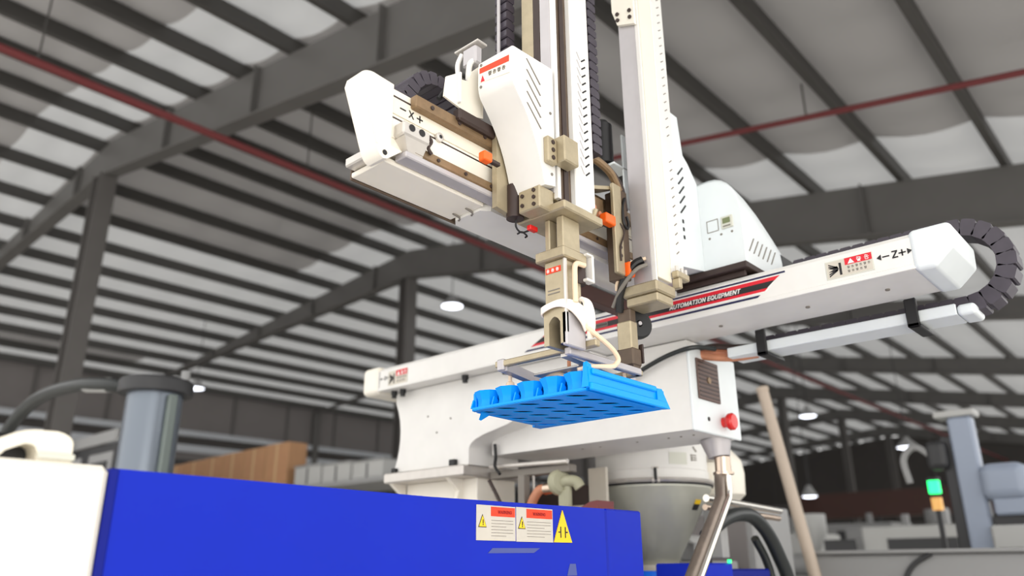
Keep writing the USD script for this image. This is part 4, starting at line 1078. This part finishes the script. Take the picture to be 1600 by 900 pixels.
part(hd_, 'yellow_sticker', cone_patch(0.82, 1.0, 1.884, 1.904), 'yellow_ink', False)
part(hd_, 'yellow_sticker', cone_patch(0.81, 0.99, 1.856, 1.883), 'ink', False, label='dark lower half of the sticker')
part(hd_, 'side_blower', lathe([(0.0, 1.90), (0.09, 1.90), (0.145, 1.95), (0.15, 2.06), (0.14, 2.13), (0.09, 2.19), (0.0, 2.195)], (3.97, 2.065, 0), 32), 'warm_white', label='beige rounded blower housing')
for k in range(7):
    z = 2.116 + k * 0.011
    part(hd_, 'louver', cyl((3.812, 2.06, z), (3.856, 1.965, z), 0.0025, n=6), 'ink_grey')
part(hd_, 'side_panel', box(3.71, 3.78, 1.93, 2.02, 1.63, 1.89, 0.004), 'bg_white')

cp = thing('chrome_pipe', 'shiny chrome pipe bending down beside the hopper from the arm corner', 'pipe', (3.1, 1.58, 1.5))
part(cp, 'socket', cyl((3.14, 1.62, 2.110), (3.14, 1.61, 2.036), 0.068, 0.046, 28), 'grey_steel')
part(cp, 'collar', cyl((3.145, 1.60, 2.036), (3.145, 1.60, 1.972), 0.034, n=24), 'brass_chrome')
part(cp, 'lip', cyl((3.145, 1.60, 1.972), (3.145, 1.60, 1.962), 0.044, n=24), 'brass_chrome')
part(cp, 'pipe', tube([(3.155, 1.59, 1.97), (3.155, 1.59, 1.90), (3.135, 1.585, 1.862), (2.78, 1.58, 1.50)], 0.017, 20, smooth=False), 'chrome')
part(cp, 'side_pipe', tube([(3.125, 1.61, 1.97), (3.105, 1.605, 1.865), (2.745, 1.60, 1.50)], 0.022, 16, smooth=False), 'dull_pipe')

ct = thing('chrome_tubes', 'pair of shiny horizontal tubes behind the black hose at right', 'tube', (3.8, 1.75, 1.86))
part(ct, 'tube', cyl((3.4, 1.83, 1.892), (4.20, 1.83, 1.868), 0.017, n=16), 'chrome')
part(ct, 'tube', cyl((3.4, 1.84, 1.852), (4.20, 1.84, 1.830), 0.014, n=16), 'brass_chrome')
bh = thing('black_hose', 'thick black hose arching over the right blue box', 'hose', (3.7, 1.75, 1.4))
part(bh, 'hose', tube([(3.26, 1.77, 1.715), (3.33, 1.755, 1.765), (3.42, 1.75, 1.80), (3.55, 1.75, 1.822), (3.70, 1.75, 1.815), (3.84, 1.75, 1.745), (3.95, 1.75, 1.63), (4.03, 1.75, 1.50), (4.08, 1.75, 1.2)], 0.034, 16), 'hose_black')
part(bh, 'hose', tube([(3.80, 1.80, 1.72), (3.90, 1.80, 1.62), (3.95, 1.80, 1.50), (3.97, 1.80, 1.2)], 0.020, 12), 'hose_black')
bb = thing('injection_unit', 'blue steel injection unit box with green light at bottom right of hopper', 'machine', (3.6, 1.9, 0))
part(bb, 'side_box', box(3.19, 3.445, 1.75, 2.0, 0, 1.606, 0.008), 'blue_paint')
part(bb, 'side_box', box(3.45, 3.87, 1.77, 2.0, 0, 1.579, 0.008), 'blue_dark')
part(bb, 'cross_beam', box(3.40, 3.86, 2.05, 2.48, 0, 1.541, 0.008), 'bg_dark')
part(bb, 'status_light', cyl((3.435, 1.76, 1.606), (3.435, 1.76, 1.620), 0.009, n=10), 'green_lamp')
part(bb, 'tall_post', box(3.62, 3.63, 1.95, 1.96, 1.575, 1.80, 0.002), 'black')
mb = thing('motor_unit', 'pale grey motor unit behind the black hose', 'motor', (4.2, 2.4, 0))
part(mb, 'stand', box(4.15, 4.70, 2.35, 2.75, 0, 1.62, 0.01), 'bg_grey')
part(mb, 'motor', lathe_axis([(0, 0), (0.08, 0), (0.09, 0.02), (0.09, 0.22), (0.06, 0.25), (0, 0.25)], (4.3, 2.5, 1.68), (1, 0.1, 0)), 'bg_white')
part(mb, 'valve_block', box(4.2, 4.32, 2.36, 2.46, 1.62, 1.72, 0.008), 'bg_grey')
for k in range(4):
    part(mb, 'pipe', tube([(4.05 + 0.03 * k, 2.42, 1.70), (4.18 + 0.03 * k, 2.42, 1.84)], 0.010, 8, smooth=False), 'brown_channel' if k % 2 else 'grey_steel')
rk = thing('rear_cabinet', 'plain grey cabinet seen through the arch of the black hose', 'cabinet', (5.0, 2.7, 0))
part(rk, 'body', box(4.75, 5.3, 2.25, 3.3, 0, 1.95, 0.01), 'bg_grey')
part(rk, 'door', box(4.742, 4.75, 2.3, 2.75, 0.1, 1.9, 0.003), 'wall_panel')
part(rk, 'door', box(4.742, 4.75, 2.78, 3.25, 0.1, 1.9, 0.003), 'wall_panel')

kb = thing('cable_bundle', 'brown taped cables and black cable between beam and vent panel', 'cable', (2.9, 1.5, 2.4))
part(kb, 'black_cable', tube([(2.795, 1.83, 2.352), (2.79, 1.72, 2.395), (2.79, 1.60, 2.428), (2.82, 1.51, 2.445), (2.92, 1.47, 2.45)], 0.010, 10), 'hose_black')
for k, (o, m_) in enumerate(((0.0, 'copper_tape'), (0.022, 'dark_brown'), (-0.02, 'rust_pipe'))):
    part(kb, 'taped_cable', tube([(2.925, 1.56, 2.448 + o * 0.4), (2.95, 1.50, 2.446 + o), (2.98, 1.42, 2.435 + o), (3.0, 1.32, 2.43 + o * 0.7)], 0.016, 10), m_)

# ------------------------------------------------------------------ things behind on the left
py_ = thing('machine_cylinder', 'shiny grey upright cylinder post with dark cap left of the picker', 'cylinder', (2.3, 5.35, 0))
part(py_, 'tube', cyl((2.3, 5.35, 0), (2.3, 5.35, 2.72), 0.18, n=40), 'piston')
part(py_, 'cap', lathe([(0, 2.72), (0.235, 2.72), (0.24, 2.73), (0.24, 2.80), (0.23, 2.815), (0, 2.815)], (2.3, 5.35, 0), 40), 'bg_dark')
part(py_, 'side_plate', box(2.32, 2.42, 5.56, 5.76, 0, 2.70, 0.01), 'bg_dark')
part(py_, 'side_plate', box(2.30, 2.36, 5.12, 5.17, 0, 2.70, 0.01), 'bg_machine_green')
for s in (-1, 1):
    part(py_, 'bolt', cyl((2.3 + 0.1, 5.35 + s * 0.2, 2.81), (2.3 + 0.1, 5.35 + s * 0.2, 2.87), 0.03, n=10), 'bg_grey')
hl = thing('loop_hose', 'dark thick hose arching at far left from the cylinder cap', 'hose', (2.1, 6.3, 2.6))
part(hl, 'hose', tube([(2.28, 5.62, 2.79), (2.15, 5.75, 2.83), (2.05, 6.1, 2.865), (2.0, 6.6, 2.86), (2.0, 7.0, 2.80), (2.0, 7.3, 2.68), (2.0, 7.5, 2.50), (2.0, 7.55, 2.2), (2.0, 7.5, 1.4)], 0.05, 14), 'hose_black')
part(hl, 'fitting', cyl((2.15, 5.77, 2.832), (2.08, 6.0, 2.857), 0.055, n=14), 'bg_white')


def carton(loc, size, label):
    x, y, z = loc
    w, d, h = size
    t = thing('carton', label, 'box', loc, 'cartons on the storage rack')
    part(t, 'box', box(x, x + w, y, y + d, z, z + h, 0.01), 'carton')
    part(t, 'tape', box(x - 0.002, x + 0.003, y + d / 2 - 0.03, y + d / 2 + 0.03, z + 0.01, z + h - 0.01, 0), 'carton_tape', False)
    for k in range(4):
        part(t, 'slit', box(x - 0.0015, x + 0.002, y + d * (0.12 + 0.2 * k), y + d * (0.12 + 0.2 * k) + 0.02, z + 0.1, z + h - 0.12, 0), 'rust_pipe', False)


rack = thing('storage_rack', 'grey steel rack carrying the row of brown cartons at left', 'rack', (8.0, 15, 0))
part(rack, 'deck', box(8.0, 9.2, 9.2, 17.6, 2.88, 2.96, 0.01), 'bg_grey')
for y in (9.25, 12.0, 14.8, 17.5):
    for xx in (8.03, 9.1):
        part(rack, 'upright', box(xx, xx + 0.08, y, y + 0.08, 0, 2.88, 0), 'bg_grey', False)
cl = ['first brown carton from the right in the rack row', 'second brown carton from the right in the rack row', 'third brown carton from the right in the rack row, beside the middle one', 'third brown carton from the left in the rack row',
      'second brown carton from the left in the rack row', 'leftmost brown carton in the rack row, next to the cylinder']
for k in range(6):
    carton((8.06, 12.75 + 0.80 * k, 2.96), (0.4, 0.78, 0.84 - 0.012 * k), cl[k])
for k, lab in enumerate(('white cabinet on the rack, immediately right of the cartons', 'white cabinet second from the cartons, beside the pale lamp', 'white cabinet on the rack nearest the pedestal')):
    y = 11.75 - k * 0.85
    t = thing('white_cabinet', lab, 'cabinet', (8.1, y, 2.96), 'white cabinets on the storage rack')
    part(t, 'body', box(8.1, 8.9, y, y + 0.8, 2.96, 3.30 - 0.03 * k, 0.01), 'bg_white')
    part(t, 'door_gap', box(8.095, 8.1, y + 0.38, y + 0.42, 2.98, 3.27 - 0.03 * k, 0), 'bg_dark', False)
    part(t, 'top_rim', box(8.08, 8.92, y - 0.01, y + 0.81, 3.30 - 0.03 * k, 3.325 - 0.03 * k, 0.003), 'bg_grey')
dm = thing('wall_machine', 'dark low machine with grey frames behind the left hose and handle', 'machine', (5.5, 11.5, 0))
part(dm, 'body', box(5.2, 5.8, 13.2, 19.0, 0, 3.55, 0.02), 'bg_dark')
part(dm, 'frame', box(5.15, 5.2, 13.2, 19.0, 3.55, 3.75, 0.01), 'bg_grey')
for y in (13.3, 14.6, 16.4):
    part(dm, 'panel', box(5.17, 5.2, y, y + 0.95, 2.4, 3.4, 0.01), 'bg_grey')
    part(dm, 'panel_window', box(5.15, 5.17, y + 0.15, y + 0.8, 2.75, 3.25, 0), 'bg_dark', False)

# ------------------------------------------------------------------ things behind on the right
lp = thing('leaning_pipe', 'pale beige pipe leaning to the left, right of the hopper', 'pipe', (6, 2.3, 0))
part(lp, 'pipe', cyl((6.0, 2.15, 0.0), (6.0, 2.64, 2.93), 0.045, n=16), 'beige_pipe')
part(lp, 'cap', cyl((6.0, 2.637, 2.92), (6.0, 2.642, 2.95), 0.05, n=16), 'beige_pipe')
gp = thing('grey_cabinet', 'flat pale grey machine cabinet filling the bottom right corner', 'cabinet', (6.4, 0.8, 0))
part(gp, 'body', box(6.1, 7.2, -2.6, 2.47, 0, 1.665, 0.015), 'bg_grey')
part(gp, 'lid', box(6.05, 7.25, -2.65, 2.475, 1.665, 1.69, 0.006), 'bg_grey')
part(gp, 'cable', tube([(6.085, 1.62, 1.66), (6.085, 1.75, 1.58), (6.085, 1.82, 1.45), (6.085, 1.85, 1.2)], 0.018, 8), 'bg_dark')

rr = thing('second_picker', 'blue grey picking robot with upright post, blurred at the right edge', 'robot', (8.2, 1.3, 0))
part(rr, 'post', box(8.0, 8.16, 1.60, 1.80, 0.0, 2.86, 0.02), 'bg_blue_grey')
part(rr, 'post_back', box(8.05, 8.16, 1.80, 1.90, 0.0, 2.7, 0.01), 'bg_dark')
part(rr, 'post_cap', box(7.98, 8.2, 1.56, 1.90, 2.86, 2.92, 0.01), 'bg_white')
part(rr, 'shoulder', rbox(7.9, 8.3, 1.24, 1.62, 2.10, 2.42, 0.10), 'bg_blue_grey')
part(rr, 'beam', box(7.95, 8.25, -1.2, 1.55, 1.98, 2.16, 0.02), 'bg_blue_grey')
part(rr, 'beam', box(7.9, 8.3, -1.2, 1.60, 1.70, 1.90, 0.02), 'bg_white')
part(rr, 'beam_gap', box(8.0, 8.2, -1.2, 1.58, 1.90, 1.98, 0), 'bg_dark')
part(rr, 'head', rbox(7.95, 8.15, 1.84, 2.02, 2.40, 2.66, 0.06), 'bg_dark')
part(rr, 'arm_hose', tube([(8.0, 1.95, 2.5), (8.0, 2.1, 2.62), (8.0, 2.22, 2.52), (8.0, 2.2, 2.3)], 0.03, 10), 'bg_grey')
tl = thing('signal_tower', 'signal tower with bright green lamp near the right edge', 'lamp', (8.6, 2.15, 0))
part(tl, 'pole', cyl((8.6, 2.15, 0), (8.6, 2.15, 2.18), 0.025, n=10), 'bg_dark')
part(tl, 'amber_lens', cyl((8.6, 2.15, 2.08), (8.6, 2.15, 2.20), 0.05, n=14), 'amber_lamp')
part(tl, 'green_lens', cyl((8.6, 2.15, 2.24), (8.6, 2.15, 2.36), 0.055, n=16), 'green_lamp')
part(tl, 'cap', cyl((8.6, 2.15, 2.36), (8.6, 2.15, 2.39), 0.06, n=14), 'bg_dark')


def background_machine(loc, s, label, body, guard):
    x, y = loc
    t = thing('background_machine', label, 'machine', (x, y, 0), 'blurred machines in the right background')
    part(t, 'base', box(x, x + 1.6 * s, y, y + 3.2 * s, 0, 1.0 * s, 0.02), body)
    part(t, 'guard', box(x + 0.1, x + 1.5 * s, y + 0.1, y + 1.5 * s, 1.0 * s, 1.75 * s, 0.02), guard)
    part(t, 'barrel', cyl((x + 0.7 * s, y + 1.5 * s, 1.3 * s), (x + 0.7 * s, y + 3.0 * s, 1.3 * s), 0.15 * s, n=16), body)
    part(t, 'hopper', lathe([(0, 0), (0.08 * s, 0), (0.22 * s, 0.3 * s), (0.22 * s, 0.55 * s), (0, 0.55 * s)], (x + 0.7 * s, y + 2.4 * s, 1.42 * s), 20), guard)
    part(t, 'control_panel', box(x - 0.06, x, y + 1.55 * s, y + 1.95 * s, 1.05 * s, 1.6 * s, 0.01), 'bg_dark')
    part(t, 'post', box(x + 0.2 * s, x + 0.3 * s, y + 0.5 * s, y + 0.6 * s, 1.75 * s, 1.95 * s, 0.01), 'bg_grey')
    part(t, 'window', box(x + 0.09, x + 0.1, y + 0.4 * s, y + 1.2 * s, 1.15 * s, 1.6 * s, 0), 'bg_dark', False)


background_machine((13.0, 2.6), 1.22, 'blurred pale machine with hopper just left of the green signal lamp', 'bg_grey', 'bg_white')
background_machine((19.0, 4.8), 1.35, 'blurred greenish machine in the middle of the right background clutter', 'bg_machine_green', 'bg_grey')
background_machine((16.0, 6.4), 1.25, 'blurred dark machine just right of the leaning pipe', 'bg_dark', 'bg_white')
background_machine((26.0, 3.0), 1.6, 'blurred distant machine low behind the signal tower', 'bg_dark', 'bg_grey')
background_machine((30.0, 9.0), 1.7, 'blurred farthest machine near the dark end wall, beside the beige pipe', 'bg_machine_green', 'bg_grey')
br = thing('brown_shelf', 'long dark red brown shelf high behind the blurred machines at right', 'shelf', (38, 10, 0))
part(br, 'deck', box(38, 39.2, 4.0, 16.0, 3.6, 4.7, 0.02), 'rust_dark')
for y in (4.2, 8.0, 12.0, 15.8):
    part(br, 'upright', box(38.0, 38.12, y - 0.06, y + 0.06, 0, 3.6, 0), 'bg_dark', False)
